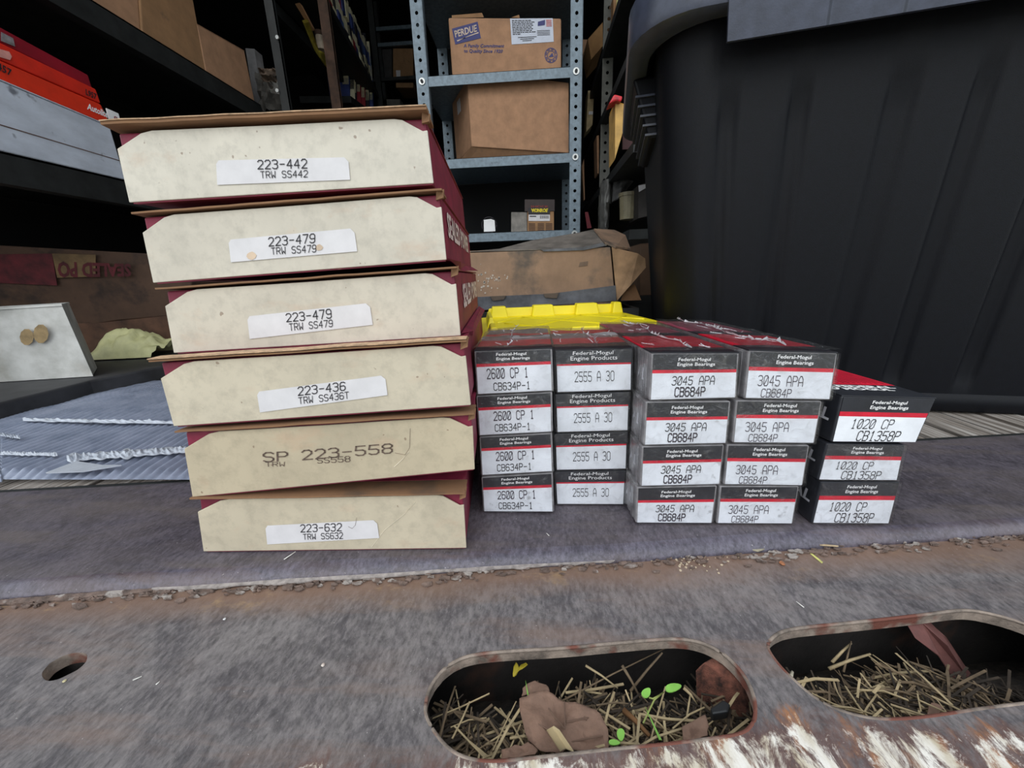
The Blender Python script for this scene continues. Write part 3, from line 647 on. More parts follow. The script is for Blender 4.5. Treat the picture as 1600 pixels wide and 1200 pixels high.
# ribbed end handle under the rim on the left
b = MB()
def hp(x, y, z): return TO + e1 * x + e2 * y + Vector((0, 0, z))
b.hexa([hp(-.055, .06, .43), hp(-.03, .06, .43), hp(-.03, .25, .43), hp(-.055, .25, .43), hp(-.085, .06, .519), hp(-.03, .06, .519), hp(-.03, .25, .519), hp(-.085, .25, .519)])
hd = b.build('end_handle', TOTE, tote, bevel=.004)
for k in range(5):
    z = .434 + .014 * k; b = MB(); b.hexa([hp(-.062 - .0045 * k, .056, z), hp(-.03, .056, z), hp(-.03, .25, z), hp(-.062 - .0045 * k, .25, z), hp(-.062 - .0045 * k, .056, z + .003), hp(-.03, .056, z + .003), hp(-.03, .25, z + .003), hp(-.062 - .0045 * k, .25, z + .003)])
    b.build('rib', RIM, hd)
# ============================================================ YELLOW LIDDED BIN
LX0, LX1, LY0, LY1 = -.068, .205, .462, .775
yb = thing('lidded_bin', (.07, .62, 0), 'bright yellow lidded bin with clear sides behind the wrapped boxes', 'bin')
sk = .14
LX1 = .222; LX0 = -.068
def yp(x, y, z):
    a, c = x - LX0, y - LY0; return Vector((LX0 + a * .990 - c * .14, LY0 + a * .14 + c * .990, z))
CLR = film_mat('cloudy_plastic', (.80, .80, .78, 1), .25, .3, 30)
b = MB(); b.hexa([yp(LX0 + .02, LY0 + .02, .001), yp(LX1 - .02, LY0 + .02, .001), yp(LX1 - .02, LY1 - .02, .001), yp(LX0 + .02, LY1 - .02, .001), yp(LX0 + .01, LY0 + .01, .13), yp(LX1 - .01, LY0 + .01, .13), yp(LX1 - .01, LY1 - .01, .13), yp(LX0 + .01, LY1 - .01, .13)])
b.build('tub', simple('cloudy_tub', (158, 158, 150), .4, var=.08), yb, bevel=.006)
def ylid(u, v):
    # raised rim, recessed field with a diamond lattice
    x = LX0 + (LX1 - LX0) * u; y = LY0 + (LY1 - LY0) * v
    ex = min(x - LX0, LX1 - x); ey = min(y - LY0, LY1 - y); e = min(ex, ey); z = .142
    cr = .03; dx = max(0, cr - ex); dy = max(0, cr - ey)
    if e < .012: z = .142 - .012 * (1 - e / .012) ** 2
    return yp(x, y, z)
b = MB(); cr = .028
def rr(x0, x1, y0, y1, R, z):
    P = []
    for cx, cy, a0 in ((x1 - R, y0 + R, -90), (x1 - R, y1 - R, 0), (x0 + R, y1 - R, 90), (x0 + R, y0 + R, 180)):
        for k in range(7): a = math.radians(a0 + 15 * k); P.append(yp(cx + R * math.cos(a), cy + R * math.sin(a), z))
    return P
loft(b, [rr(LX0 - .006, LX1 + .004, LY0 - .006, LY1 + .004, .034, .118), rr(LX0 - .008, LX1 + .004, LY0 - .008, LY1 + .004, .034, .134), rr(LX0 - .002, LX1, LY0 - .002, LY1, .03, .142), rr(LX0 + .03, LX1 - .02, LY0 + .03, LY1 - .03, .02, .143)], cap0=True, cap1=True)
b.build('lid', YEL, yb, smooth=False)
# raised blocks along the back, left and front edges
def blk(x0, x1, y0, y1, z0, z1, nm='raised_block'):
    b = MB(); s = .004; b.hexa([yp(x0, y0, z0), yp(x1, y0, z0), yp(x1, y1, z0), yp(x0, y1, z0), yp(x0 + s, y0 + s, z1), yp(x1 - s, y0 + s, z1), yp(x1 - s, y1 - s, z1), yp(x0 + s, y1 - s, z1)]); b.build(nm, YEL, yb, bevel=.002)
blk(LX0 + .016, LX1 - .004, LY1 - .020, LY1 - .006, .142, .160, 'back_wall')
for a, c in ((.022, .056), (.102, .148), (.188, .236), (.262, .284)): blk(LX0 + a, LX0 + c, LY1 - .034, LY1 - .005, .142, .164)
blk(LX0 + .012, LX0 + .026, LY0 + .14, LY1 - .05, .142, .158); blk(LX0 + .012, LX0 + .028, LY0 + .05, LY0 + .11, .142, .154)
for a, c in ((.035, .08), (.12, .17), (.20, .27)): blk(LX0 + a, LX0 + c, LY0 + .035, LY0 + .048, .142, .152)
b = MB()
for k in range(-3, 4):
    for sgn in (1, -1):
        x0 = LX0 + .03 + .11 * k; pts = []
        for j in range(13):
            yy = LY0 + .06 + j * (LY1 - .045 - LY0 - .06) / 12; xx = x0 + sgn * (yy - LY0 - .06) * .8 + (0 if sgn > 0 else .11)
            if LX0 + .03 < xx < LX1 - .012: pts.append(yp(xx, yy, .1424))
        if len(pts) > 1: b.tube(pts, .0022, 6)
b.build('diamond_lattice', YEL, yb, smooth=True)
# ============================================================ LONG DIRTY CARTON behind the bin
hb = thing('plastic_crate', (.02, .98, 0), 'dark crate standing on the floor behind the yellow lidded bin', 'crate')
b = MB(); b.box((-.18, .84, .001), (.22, 1.14, .012)); b.build('crate_base', RACKD, hb)
for a, c in (((-.18, .84, .012), (.22, .85, .146)), ((-.18, 1.13, .012), (.22, 1.14, .146)), ((-.18, .85, .012), (-.17, 1.13, .146)), ((.21, .85, .012), (.22, 1.13, .146))):
    b = MB(); b.box(a, c); b.build('crate_side', RACKD, hb)
YC = .86
fc = face_px([(700, 393), (954, 386), (963, 470), (704, 487)], YC, (0, 1, 0))
fc.BL.z = fc.BR.z = .1475; lc = thing('long_carton', fc.base(.25), 'long dirty brown carton with dark tape and torn open flaps behind the yellow lid', 'carton')
b = MB(); fc.vol(b, 0, 1, 0, 1, 0, .25); b.build('body', KR3, lc, bevel=.002)
def slabpx(pts, Y, th, name, mat, parent, D=(0, 1, 0)):
    b = MB(); P = [ay(p[0], p[1], p[2] if len(p) > 2 else Y) for p in pts]; b.prism(P, Vector(D) * th); return b.build(name, mat, parent)
TAPE = simple('dirty_grey_tape', (84, 86, 92), .6, var=.25, scale=30, bump=.3)
slabpx([(704, 466), (770, 463), (860, 459), (962, 446), (963, 470), (860, 477), (704, 488)], YC - .003, .002, 'tape_band', TAPE, lc)
for q in ([(766, 463), (791, 462), (787, 468), (770, 470)], [(849, 459), (873, 458), (870, 466), (852, 465)]): slabpx(q, YC - .006, .003, 'torn_patch', simple('torn_brown', (92, 80, 70), .8), lc)
slabpx([(735, 395), (780, 391, YC + .02), (834, 377, YC + .09), (902, 366, YC + .12), (930, 360, YC + .12), (948, 384, YC), (912, 389, YC), (850, 391, YC)], YC, .003, 'top_flap', simple('dirty_dark_board', (98, 92, 86), .8, var=.25, scale=25), lc, (0, 0, 1))
slabpx([(845, 390), (912, 386), (942, 379), (946, 384), (912, 391), (850, 393)], YC - .003, .003, 'tape_lip', TAPE, lc)
slabpx([(928, 360, YC + .10), (960, 362, YC + .11), (977, 370, YC + .09), (985, 391, YC + .03), (962, 388, YC), (945, 381, YC)], YC, .004, 'side_flap', KR3, lc, (0, 0, 1))
slabpx([(956, 386), (997, 396, YC + .02), (1008, 404, YC + .03), (1009, 418, YC + .03), (985, 446, YC + .01), (964, 470)], YC, .004, 'end_flap', simple('flap_tan', (170, 138, 108), .8, var=.15, scale=30), lc)
slabpx([(975, 452, YC + .02), (992, 444, YC + .04), (1002, 469, YC + .03), (970, 470)], YC + .02, .004, 'lower_flap', BROWN, lc)
# pencil mark and chalky scuffs
slabpx([(906, 410), (919, 408), (918, 415), (904, 417)], YC - .0008, .0006, 'pen_mark', simple('pen_smudge', (118, 98, 84), .8), lc)
random.seed(5); b = MB()
for k in range(36):
    x_, y_ = random.gauss(765, 11), random.gauss(438, 8); r_ = random.uniform(.6, 2.2); P = [ay(x_ + r_ * math.cos(a) * random.uniform(.5, 1.3), y_ + r_ * math.sin(a), YC - .0008) for a in (0, 1.3, 2.5, 3.8, 5)]; b.prism(P, (0, .0005, 0))
b.build('chalky_scuffs', simple('chalk', (182, 172, 162), .9), lc, kind='stuff')
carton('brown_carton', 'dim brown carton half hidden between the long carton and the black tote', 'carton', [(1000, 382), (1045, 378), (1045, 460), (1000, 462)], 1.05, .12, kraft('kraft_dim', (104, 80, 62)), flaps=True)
o = bpy.data.objects['brown_carton']
sp_ = thing('carton_stand', (.33, 1.14, 0), 'low dark box holding the dim brown carton behind the black tote', 'box')
P0 = face_px([(1000, 382), (1045, 378), (1045, 460), (1000, 462)], 1.05)
b = MB(); b.box((P0.BL.x - .03, 1.04, .001), (P0.BR.x + .02, 1.2, P0.BR.z - .002)); b.build('body', RACKD, sp_, bevel=.002)
b = MB(); b.box((P0.BL.x - .032, 1.038, P0.BR.z - .02), (P0.BR.x + .022, 1.202, P0.BR.z - .001)); b.build('lid', RACKD, sp_)
# ============================================================ GREY PERFORATED RACK
YR = 1.8
rack = thing('storage_rack', (-.14, 2.0, 0), 'grey slotted-angle rack in the middle with perforated posts and cartons', 'rack')
def angle_post(x0, x1, z0, z1, y, nm='post', pitch=.0385, fx=None, mat=RACK, parent=rack, fy=.03):
    b = MB(); n = int((z1 - z0) / pitch); w = (x1 - x0); th = .002; R = min(.0068, w * .16)
    for k in range(n):
        za = z0 + k * pitch; zb = za + pitch; cx = (x0 + x1) / 2; cz = (za + zb) / 2
        ring = [Vector((cx + R * math.cos(a), y, cz + R * math.sin(a))) for a in [math.pi / 8 + j * math.pi / 4 for j in range(8)]]
        out = [Vector((x1, y, cz + (zb - cz) * .41)), Vector((cx + w * .2, y, zb)), Vector((cx - w * .2, y, zb)), Vector((x0, y, cz + (zb - cz) * .41)),
               Vector((x0, y, cz - (zb - cz) * .41)), Vector((cx - w * .2, y, za)), Vector((cx + w * .2, y, za)), Vector((x1, y, cz - (zb - cz) * .41))]
        cor = {0: Vector((x1, y, zb)), 2: Vector((x0, y, zb)), 4: Vector((x0, y, za)), 6: Vector((x1, y, za))}
        for j in range(8):
            j2 = (j + 1) % 8; b.q(ring[j], ring[j2], out[j2], out[j])
            b.q(ring[j], ring[j2], ring[j2] + Vector((0, th, 0)), ring[j] + Vector((0, th, 0)))
            if j in cor: b.q(out[j], out[j2], cor[j])
    fxx = x1 if fx is None else fx
    b.box((fxx - .001, y, z0), (fxx + .001, y + fy, z1))
    return b.build(nm, mat, parent, fix=False)
pl0, pl1 = ay(638, 0, YR), ay(655, 0, YR); pr0, pr1 = ay(892, 90, YR), ay(908, 90, YR)
xl0, xl1 = pl0.x + .004, pl0.x + .052; xr0, xr1 = pr0.x - .002, pr0.x + .044
angle_post(xl0, xl1, 0, 1.9, YR); angle_post(xr0, xr1, 0, 1.9, YR)
angle_post(xl0, xl1, 0, 1.9, YR + .46); angle_post(xr0, xr1, 0, 1.9, YR + .46)
sz = [ay(775, 120, YR).z + .0, ay(775, 252, YR).z, ay(800, 369, YR).z, 1.30]
for z in sz + [.05]:
    b = MB(); b.box((xl0 + .002, YR + .002, z - .018), (xr1 - .002, YR + .004, z + .018)); b.box((xl0, YR + .002, z + .0165), (xr1, YR + .465, z + .018)); b.build('shelf', RACK, rack, bevel=0)
    for xx in ((xl0 + xl1) / 2, (xr0 + xr1) / 2):
        b = MB(); b.tube([(xx, YR - .001, z), (xx, YR - .004, z)], .0125, 14, 0); b.tube([(xx, YR - .004, z), (xx, YR - .009, z)], .006, 8, 1); b.build('bolt', [BOLT, RACKD], rack)
bk = MB(); bk.box((xl0, YR + .47, .05), (xr1, YR + .475, 1.9)); bk.build('back_panel', DARK, rack)
# carton with printed logo
q = [(700, 27), (877, 28), (877, 110), (706, 110)]
fc = face_px(q, YR + .03, (0, 1, 0)); fc.BL.z = fc.BR.z = sz[0] + .02
t = thing('printed_carton', fc.base(.3), 'kraft carton with blue logo patch and white label on the top shelf', 'carton')
b = MB(); fc.vol(b, 0, 1, 0, 1, 0, .3); b.build('body', KR1, t, bevel=.006)
slabpx([(706, 24), (753, 20), (756, 27), (706, 28)], YR + .06, .004, 'flap', KR2, t, (0, .02, 0)); slabpx([(799, 27), (811, 23), (812, 28)], YR + .06, .004, 'flap', KR2, t)
def cz3(x, y): return (640 + x / 3.81, y / 3.81)
LOG = simple('logo_blue', (70, 72, 122), .7, var=.06, bump=0)
lq = [cz3(252, 172), cz3(405, 130), cz3(425, 228), cz3(272, 266)]
b = MB(); slab_fn(b, quadpx(fc, lq, .001), .0004, fc.n); lg = b.build('logo_patch', LOG, t)
LGT = simple('logo_tan', (206, 186, 168), .7, bump=0)
put(font_mesh('PERDUE', .05, .02), quadpx(fc, [cz3(264, 186), cz3(398, 148), cz3(402, 190), cz3(274, 226)], .0022), 'lettering', LGT, lg)
b = MB(); f_ = quadpx(fc, [cz3(278, 226), cz3(410, 190), cz3(412, 214), cz3(282, 250)], .0022); b.prism([f_(a, c) for a, c in ((0, .3), (.5, .45), (1, .6), (1, .9), (.5, .6), (.03, 0))], fc.n * .0001); b.build('swoosh', LGT, lg)
put(font_mesh('A Family Commitment', .2, .02), quadpx(fc, [cz3(320, 262), cz3(564, 264), cz3(562, 290), cz3(322, 290)], .0014), 'slogan_lettering', LOG, t)
put(font_mesh('to Quality Since 1920', .2, .02), quadpx(fc, [cz3(322, 293), cz3(556, 296), cz3(552, 322), cz3(326, 320)], .0014), 'slogan_lettering', LOG, t)
lbq = [cz3(598, 112), cz3(852, 110), cz3(858, 250), cz3(608, 266)]
b = MB(); slab_fn(b, quadpx(fc, lbq, .001), .0005, fc.n); lb = b.build('paper_label', simple('label_paper', (206, 212, 226), .6, var=.03), t)
lf = quadpx(fc, lbq, .0024)
b = MB(); random.seed(11)
for k in range(9):
    y_ = .90 - k * .066; x_ = .04
    while x_ < (.5 if k < 8 else .2):
        w_ = random.uniform(.03, .09); b.q(lf(x_, y_), lf(x_ + w_, y_), lf(x_ + w_, y_ + .03), lf(x_, y_ + .03)); x_ += w_ + .012
for k in range(3): b.q(lf(.16 + .05 * k, .24 - k * .07), lf(.60 - .06 * k, .24 - k * .07), lf(.60 - .06 * k, .265 - k * .07), lf(.16 + .05 * k, .265 - k * .07))
for k in range(4): b.q(lf(.62, .48 - k * .06), lf(.92, .48 - k * .06), lf(.92, .5 - k * .06), lf(.62, .5 - k * .06))
b.build('fine_print', INK, lb, fix=False)
b = MB(); b.q(lf(.64, .68), lf(.81, .72), lf(.82, .93), lf(.65, .86)); b.build('mini_logo', LOG, lb, fix=False)
b = MB()
for k in range(5): b.q(lf(.84, .66 + k * .06), lf(.97, .66 + k * .06), lf(.97, .69 + k * .06), lf(.84, .69 + k * .06))
b.build('red_print', simple('print_orange', (206, 96, 84), .6), lb, fix=False)
b = MB(); c_ = cz3(842, 330)
for j in range(24):
    a0, a1 = j * math.pi / 12, (j + 1) * math.pi / 12; P = lambda r, a: fc.on(c_[0] + r * math.cos(a), c_[1] + r * 1.2 * math.sin(a), .0012)
    b.q(P(10, a0), P(10, a1), P(9, a1), P(9, a0)); b.q(P(6.3, a0), P(6.3, a1), P(5.4, a1), P(5.4, a0))
    if j % 3 != 2: b.q(P(8.4, a0), P(8.4, a1), P(7.2, a1), P(7.2, a0))
b.q(fc.on(c_[0] - 4, c_[1] + 3, .0012), fc.on(c_[0] + 4, c_[1] + 2, .0012), fc.on(c_[0] + 2, c_[1] - 4, .0012)); b.build('round_seal', LOG, t, fix=False)
# big plain carton
DD = (ay(701, 170, 2.05) - ay(729, 170, YR + .0)); DD.z = 0
Yb = YR + .04
fc = face_px([(729, 108), (889, 129), (889, 239), (737, 229)], Yb, DD)
t = thing('plain_carton', fc.base(.28), 'large plain brown carton tipped on the middle shelf below the logo carton', 'carton')
fc.TL = ay(729, 108, Yb); b = MB(); fc.vol(b, 0, 1, 0, 1, 0, .25); b.build('body', KR1, t, bevel=.003)
b = MB(); z0 = sz[1] + .0195; bl, br = ay(718, 245, Yb + .03), ay(872, 244, Yb + .06); bl.z = z0; br.z = z0
b.prism([fc.BL, fc.BR, br, bl], (0, .004, 0)); b.prism([fc.P(0, 0, .2), fc.BL, bl, bl + Vector((-.05, .2, 0))], (.004, 0, 0)); b.build('bottom_flap', BROWN, t)
b = MB(); b.prism([fc.P(0, .62, .12), fc.P(0, .62, .17), fc.P(0, .80, .17), fc.P(0, .80, .12)], (-.001, 0, 0)); b.build('side_sticker', STK, t)
# shelf 3 items
zf = sz[2] + .0195
def smallbox(name, label, cat, q, Y, L, mat, zb=None, D=(0, 1, 0), flaps=False):
    fc = face_px(q, Y, D)
    if zb is not None: fc.BL.z = fc.BR.z = zb
    t = thing(name, fc.base(L), label, cat); b = MB(); fc.vol(b, 0, 1, 0, 1, 0, L); b.build('body', mat, t, bevel=.0015)
    if flaps:
        for k in (0, 1): b = MB(); fc.vol(b, 0, 1, 1, 1.015, L * .5 * k, L * .5 * k + L * .49); b.build('flap', mat, t)
    return t, fc
def c4(x, y): return (680 + x / 3.75, 220 + y / 3.75)
t, fc = smallbox('parts_box', 'brown parts box with black and yellow printed end on the third shelf', 'box', [c4(540, 352), c4(696, 352), c4(696, 535), c4(540, 535)], YR + .03, .2, KR2, zf)
b = MB(); fc.vol(b, -.1, 1.02, .66, 1.04, -.004, .2); b.build('box_lid', simple('lid_brown_black', (50, 38, 36), .6), t)
fq = quadpx(fc, [c4(545, 395), c4(672, 395), c4(672, 430), c4(545, 430)], .0045); b = MB(); slab_fn(b, fq, .0004, fc.n); lb = b.build('brand_panel', INK, t)
YE = simple('print_yellow', (226, 204, 40), .6, bump=0); put(font_mesh('MONROE', 0, .05), quadpx(fc, [c4(562, 398), c4(662, 398), c4(656, 420), c4(570, 420)], .006), 'lettering', YE, lb)
put(font_mesh('SHOCK', 0, .0), quadpx(fc, [c4(560, 380), c4(664, 380), c4(664, 392), c4(560, 392)], .0052), 'small_lettering', simple('print_red', (150, 44, 40), .6, bump=0), t)
b = MB(); slab_fn(b, quadpx(fc, [c4(547, 432), c4(672, 432), c4(672, 470), c4(547, 470)], .001), .0004, fc.n); lb = b.build('paper_label', STK, t)
b = MB()
for k in range(9): f_ = quadpx(fc, [c4(614 + k * 6, 438), c4(617 + k * 6, 438), c4(617 + k * 6, 456), c4(614 + k * 6, 456)], .002); b.q(f_(0, 0), f_(1, 0), f_(1, 1), f_(0, 1))
f_ = quadpx(fc, [c4(554, 440), c4(592, 440), c4(592, 446), c4(554, 446)], .002); b.q(f_(0, 0), f_(1, 0), f_(1, 1), f_(0, 1)); b.build('barcode', INK, lb, fix=False)
b = MB()
for k in range(5):
    for x_ in (548, 600, 648): f_ = quadpx(fc, [c4(x_, 484 + k * 9), c4(x_ + 38, 484 + k * 9), c4(x_ + 38, 489 + k * 9), c4(x_, 489 + k * 9)], .001); b.q(f_(0, 0), f_(1, 0), f_(1, 1), f_(0, 1))
b.build('print_lines', simple('print_darkbrown', (84, 58, 44), .7, bump=0), t, fix=False)
smallbox('small_box', 'small faded grey box beside the yellow-printed parts box on third shelf', 'box', [c4(445, 420), c4(538, 420), c4(538, 540), c4(445, 540)], YR + .03, .1, simple('faded_grey', (128, 124, 118), .8, var=.15), zf, flaps=True)
P = c4(318, 545); c0 = ay(P[0], P[1], YR + .05); c0.z = zf
t = thing('wire_coil', c0, 'small coil of black cord with a white paper tag on the third shelf', 'coil')
b = MB()
for k in range(5): b.tube([c0 + Vector((.033 * math.cos(a), .006 * k, .036 + .033 * math.sin(a))) for a in [j * math.pi / 10 for j in range(21)]], .0028, 5)
b.build('cord', INK, t, smooth=True)
b = MB(); b.prism([c0 + Vector(p) for p in ((-.024, -.006, .008), (.028, -.006, .008), (.026, -.004, .054), (.01, -.004, .060), (-.022, -.004, .058))], (0, -.001, 0)); b.build('paper_tag', WHT, t)
# ============================================================ LEFT SHELVES
XS = -1.1
ls = thing('wide_shelving', (-1.3, 1.4, 0), 'dark steel wall shelving on the left with two deep shelves', 'shelving')
zs1 = .503; zs2 = .905; zs0 = .037
def shelf(z0, z1, y0=.60, y1=2.6, nm='shelf'):
    b = MB(); b.box((XS, y0, z0), (XS - .004, y1, z1)); b.box((XS, y0, z1 - .004), (XS - .5, y1, z1)); b.box((XS - .004, y0, z0), (XS - .03, y1, z0 + .004)); b.build(nm, RACKD, ls)
shelf(.440, zs1); shelf(.862, zs2 + .018, .60); shelf(1.35, 1.40, .6)
for y_ in (2.5, .60): angle_post(XS - .05, XS, 0, 2.1, y_, 'post', mat=RACKD, parent=ls)
for y_ in (.60, 2.5): b = MB(); b.box((XS - .5, y_, 0), (XS - .47, y_ + .03, 2.1)); b.build('post', RACKD, ls)
b = MB(); b.box((XS - .51, .7, 0), (XS - .505, 2.6, 2.1)); b.build('back_panel', DARK, ls)
def xface(q, X, dx=-.3):
    A = [ax(*p, X) for p in q]; return Face(*A, D=(-1, 0, 0))
def xcarton(name, label, q, L, mat, X=XS, cat='carton', zb=None, zt=None, ext=0, group=None, flaps=True):
    fc = xface(q, X)
    if zb is not None: fc.BL.z = fc.BR.z = zb
    if zt is not None: fc.TL.z = fc.TR.z = zt
    if ext: fc.TL = fc.TL + (fc.TL - fc.TR).normalized() * ext; fc.BL = fc.BL + (fc.BL - fc.BR).normalized() * ext
    t = thing(name, fc.base(L), label, cat, group); b = MB(); fc.vol(b, 0, 1, 0, 1, 0, L); b.build('body', mat, t, bevel=.003)
    if flaps: b = MB(); fc.vol(b, 0, 1, 1, 1.01, 0, L * .48); b.build('flap', mat, t)
    return t, fc
t, fcw = xcarton('white_carton', 'long scuffed white carton on the lower left shelf under the red boxes', [(0, 126), (172, 198), (197, 282), (0, 233)], .35, ALUM, zb=zs1 + .001, ext=.16, flaps=False)
b = MB(); fcw.vol(b, 0, 1, .36, .375, -.001, .0); b.build('edge_crease', simple('crease_brown', (96, 76, 70), .8), t)
b = MB(); fcw.vol(b, -.002, 1.002, 1, 1.02, -.002, .35); b.build('lid', ALUM, t, bevel=.002)
ztw = fcw.TL.z
def ext_q(TL, TR, BR, BL): return [TL, TR, BR, BL]
t, f1 = xcarton('red_box', 'orange-red box with white lettering and a white end tab, directly on the white carton', [(0, 94), (158, 163), (174, 197), (0, 125)], .26, AUTR, X=XS + .001, cat='box', ext=.14, flaps=False)
zb = ztw + .006; f1_ = f1
def c1(x, y): return (x / 3.75, y / 3.75)
put(font_mesh('Autolite', 0, .03), quadpx(f1, [c1(508, 604), c1(628, 655), c1(628, 692), c1(506, 640)], .002), 'lettering', WHT, t)
put(font_mesh('457', 0, .02), quadpx(f1, [(-6, 96), (17, 109), (17, 120), (-6, 108)], .002), 'number', INK, t)
b = MB(); slab_fn(b, quadpx(f1, [c1(620, 634), c1(690, 665), c1(705, 722), c1(648, 738)], -.001), .003, f1.n); tb_ = b.build('end_tab', WHT, t)
put(font_mesh('8', 0, .01), quadpx(f1, [c1(660, 678), c1(682, 686), c1(684, 712), c1(662, 706)], .003), 'number', simple('print_crimson', (150, 30, 50), .6, bump=0), tb_)
t, f2 = xcarton('red_box', 'orange-red box with black lettering, middle of the three red boxes', [(0, 66), (150, 139), (158, 162), (0, 93)], .26, simple('orange_red_board_b', (212, 44, 26), .5, var=.06), X=XS - .001, cat='box', ext=.14, flaps=False)
put(font_mesh('L957', 0, .03), quadpx(f2, [c1(497, 520), c1(562, 551), c1(562, 586), c1(499, 555)], .002), 'number', INK, t)
b = MB(); f_ = quadpx(f2, [(-12, 74), (17, 82), (17, 95), (-12, 86)], .002); b.prism([f_(*p) for p in ((0, 0), (.9, .0), (1, .5), (.85, 1), (0, 1))], f2.n * .0004); b.build('silver_badge', simple('badge_pink', (214, 150, 140), .6), t)
t, f3 = xcarton('red_box', 'dark crimson box on top of the orange-red boxes on the lower left shelf', [(0, 42), (138, 117), (145, 139), (0, 66)], .26, DRED, X=XS - .02, cat='box', ext=.14, flaps=False)
b = MB(); f_ = quadpx(f3, [(0, 50), (19, 60), (22, 73), (0, 64)], .002); slab_fn(b, f_, .0006, f3.n); b.build('grey_badge', GRE, t)
# cartons on the upper left shelf
zu = zs2 + .019
xcarton('tan_carton', 'tan carton at the top left whose corner is cut by the frame', [(120, -60), (212, -60), (214, 28), (120, -40)], .3, KR1, X=XS - .015, zb=zu)
xcarton('tan_carton', 'tall brown carton in the middle of the upper left shelf', [(213, -90), (302, 0), (322, 112), (217, 30)], .3, KR2, X=XS - .01, zb=zu)
xcarton('tan_carton', 'lighter low carton at the far end of the upper left shelf', [(308, 38), (382, 80), (401, 174), (322, 113)], .28, KR1, X=XS - .008, zb=zu)
smallbox('grey_packet', 'small pale grey packet behind the far tan carton on the upper left shelf', 'packet', [(383, 75), (397, 76), (400, 108), (386, 106)], 1.85, .05, simple('packet_grey', (122, 120, 120), .8), zu)
# upright and paper clutter behind
def trackbox(name, lab, q, Y, L, mat, cat='carton', zb=None): return smallbox(name, lab, cat, q, Y, L, mat, zb)
# ============================================================ REAR LEFT BAY with rows of small boxes
F = ay(591, 144, 3.0); zr = F.z; Nn = az(513, 0, zr)
dr = (F - Nn); dr.z = 0; LR = dr.length; dr.normalize(); nr = Vector((-dr.y, dr.x, 0))
print('row', F, Nn, LR)
rb = thing('tall_rack', F.lerp(Nn, .5) + Vector((0, 0, -zr)), 'dark rack at the far left holding rows of small blue and cream boxes', 'rack')
z2 = ay(591, 185, 3.0).z
def lane(z, A=Nn, B=F, dep=.3, th=.035, nm='shelf', over=.25):
    a = A.copy(); c = B.copy(); a.z = c.z = z; a = a - dr * over; b = MB(); up = Vector((0, 0, th)); o_ = nr * dep
    b.hexa([a - up, c - up, c + o_ - up, a + o_ - up, a, c, c + o_, a + o_]); b.build(nm, RACKD, rb)
lane(zr); lane(z2, A=az(548, 150, z2), over=0); lane(.45)
PRU = simple('rust_brown_post', (74, 54, 42), .8, var=.25)
def vpost(px, py, Y, wid=.04, mat=RACKD, z1=2.2, nm='post', parent=rb, bolts=()):
    p = ay(px, py, Y); b = MB(); b.box((p.x - wid / 2, Y, 0), (p.x + wid / 2, Y + .003, z1)); b.box((p.x + wid / 2 - .003, Y, 0), (p.x + wid / 2, Y + .012, z1)); o = b.build(nm, mat, parent)
    for by in bolts:
        c = ay(px, by, Y - .004); b = MB(); b.tube([c, c - Vector((0, .005, 0))], .006, 8); b.build('bolt', BOLT, o)
p_ = az(514, 60, zr - .2)
vpost(512, 60, 1.95, .045, PRU); vpost(590, 120, 3.02, .04); vpost(526, 150, 2.3, .03)
vpost(434, 90, 1.55, .032, RACKD, bolts=(59, 142), parent=ls)
random.seed(21)
cols_b = [simple('box_navy', (50, 64, 120), .5, var=.15), simple('box_cream', (232, 224, 190), .6, var=.1), simple('box_black', (34, 34, 42), .5), simple('box_blue', (84, 110, 160), .5), simple('box_crimson', (150, 40, 50), .5)]
ORD = 'nearest second third fourth fifth sixth seventh eighth ninth tenth eleventh twelfth thirteenth fourteenth fifteenth sixteenth seventeenth eighteenth nineteenth farthest'.split()
CN = ('navy', 'cream', 'black', 'blue', 'crimson')
def rowboxes(z, n, h, tiers, A, B, grp, lab, back=.01, darkf=.0):
    L_ = (B - A).length; d_ = (B - A).normalized()
    for tr in range(tiers):
        s = 0
        for k in range(n):
            w = L_ / n * random.uniform(.85, .97); s = k * L_ / n
            hh = h * random.uniform(.82, 1.0); zb = z + .001 + tr * (h + .002); P = A + d_ * s; P = Vector((P.x, P.y, zb)) + nr * (back + random.uniform(0, .015)); dd_ = nr * .12
            up = Vector((0, 0, hh)); c1_, c2_ = random.choice(((0, 1), (2, 1), (3, 1), (2, 1), (0, 1), (1, 2), (0, 1), (4, 1))); od = ORD[k] if n == 20 or k < n - 1 else 'farthest'
            t = thing('small_parts_box', P + d_ * w / 2 + dd_ * .5, '%s and %s box, %s in the %s tier of the %s far-left row' % (CN[c1_], CN[c2_], od, ('bottom', 'top')[tr], lab), 'box', grp); b = MB(); b.hexa([P, P + d_ * w, P + d_ * w + dd_, P + dd_, P + up, P + d_ * w + up, P + d_ * w + dd_ + up, P + dd_ + up]); b.build('body', cols_b[c1_], t)
            cut = random.choice((.55, .62, .7)); P2 = P - nr * .001 + up * cut; u2 = up * (1.004 - cut); b = MB(); b.hexa([P2, P2 + d_ * w, P2 + d_ * w + dd_ * .3, P2 + dd_ * .3, P2 + u2, P2 + d_ * w + u2, P2 + d_ * w + dd_ * .3 + u2, P2 + dd_ * .3 + u2]); b.build('end_label', cols_b[c2_], t)
rowboxes(zr, 20, .115, 2, Nn - dr * .1, F - dr * .03, 'small boxes on the upper far left shelf', 'upper')
A2 = az(553, 118, z2); 
rowboxes(z2, 7, .12, 2, Vector((az(552, 154, z2).x, az(552, 154, z2).y, 0)), F - dr * .05, 'small boxes on the lower far left shelf', 'lower')
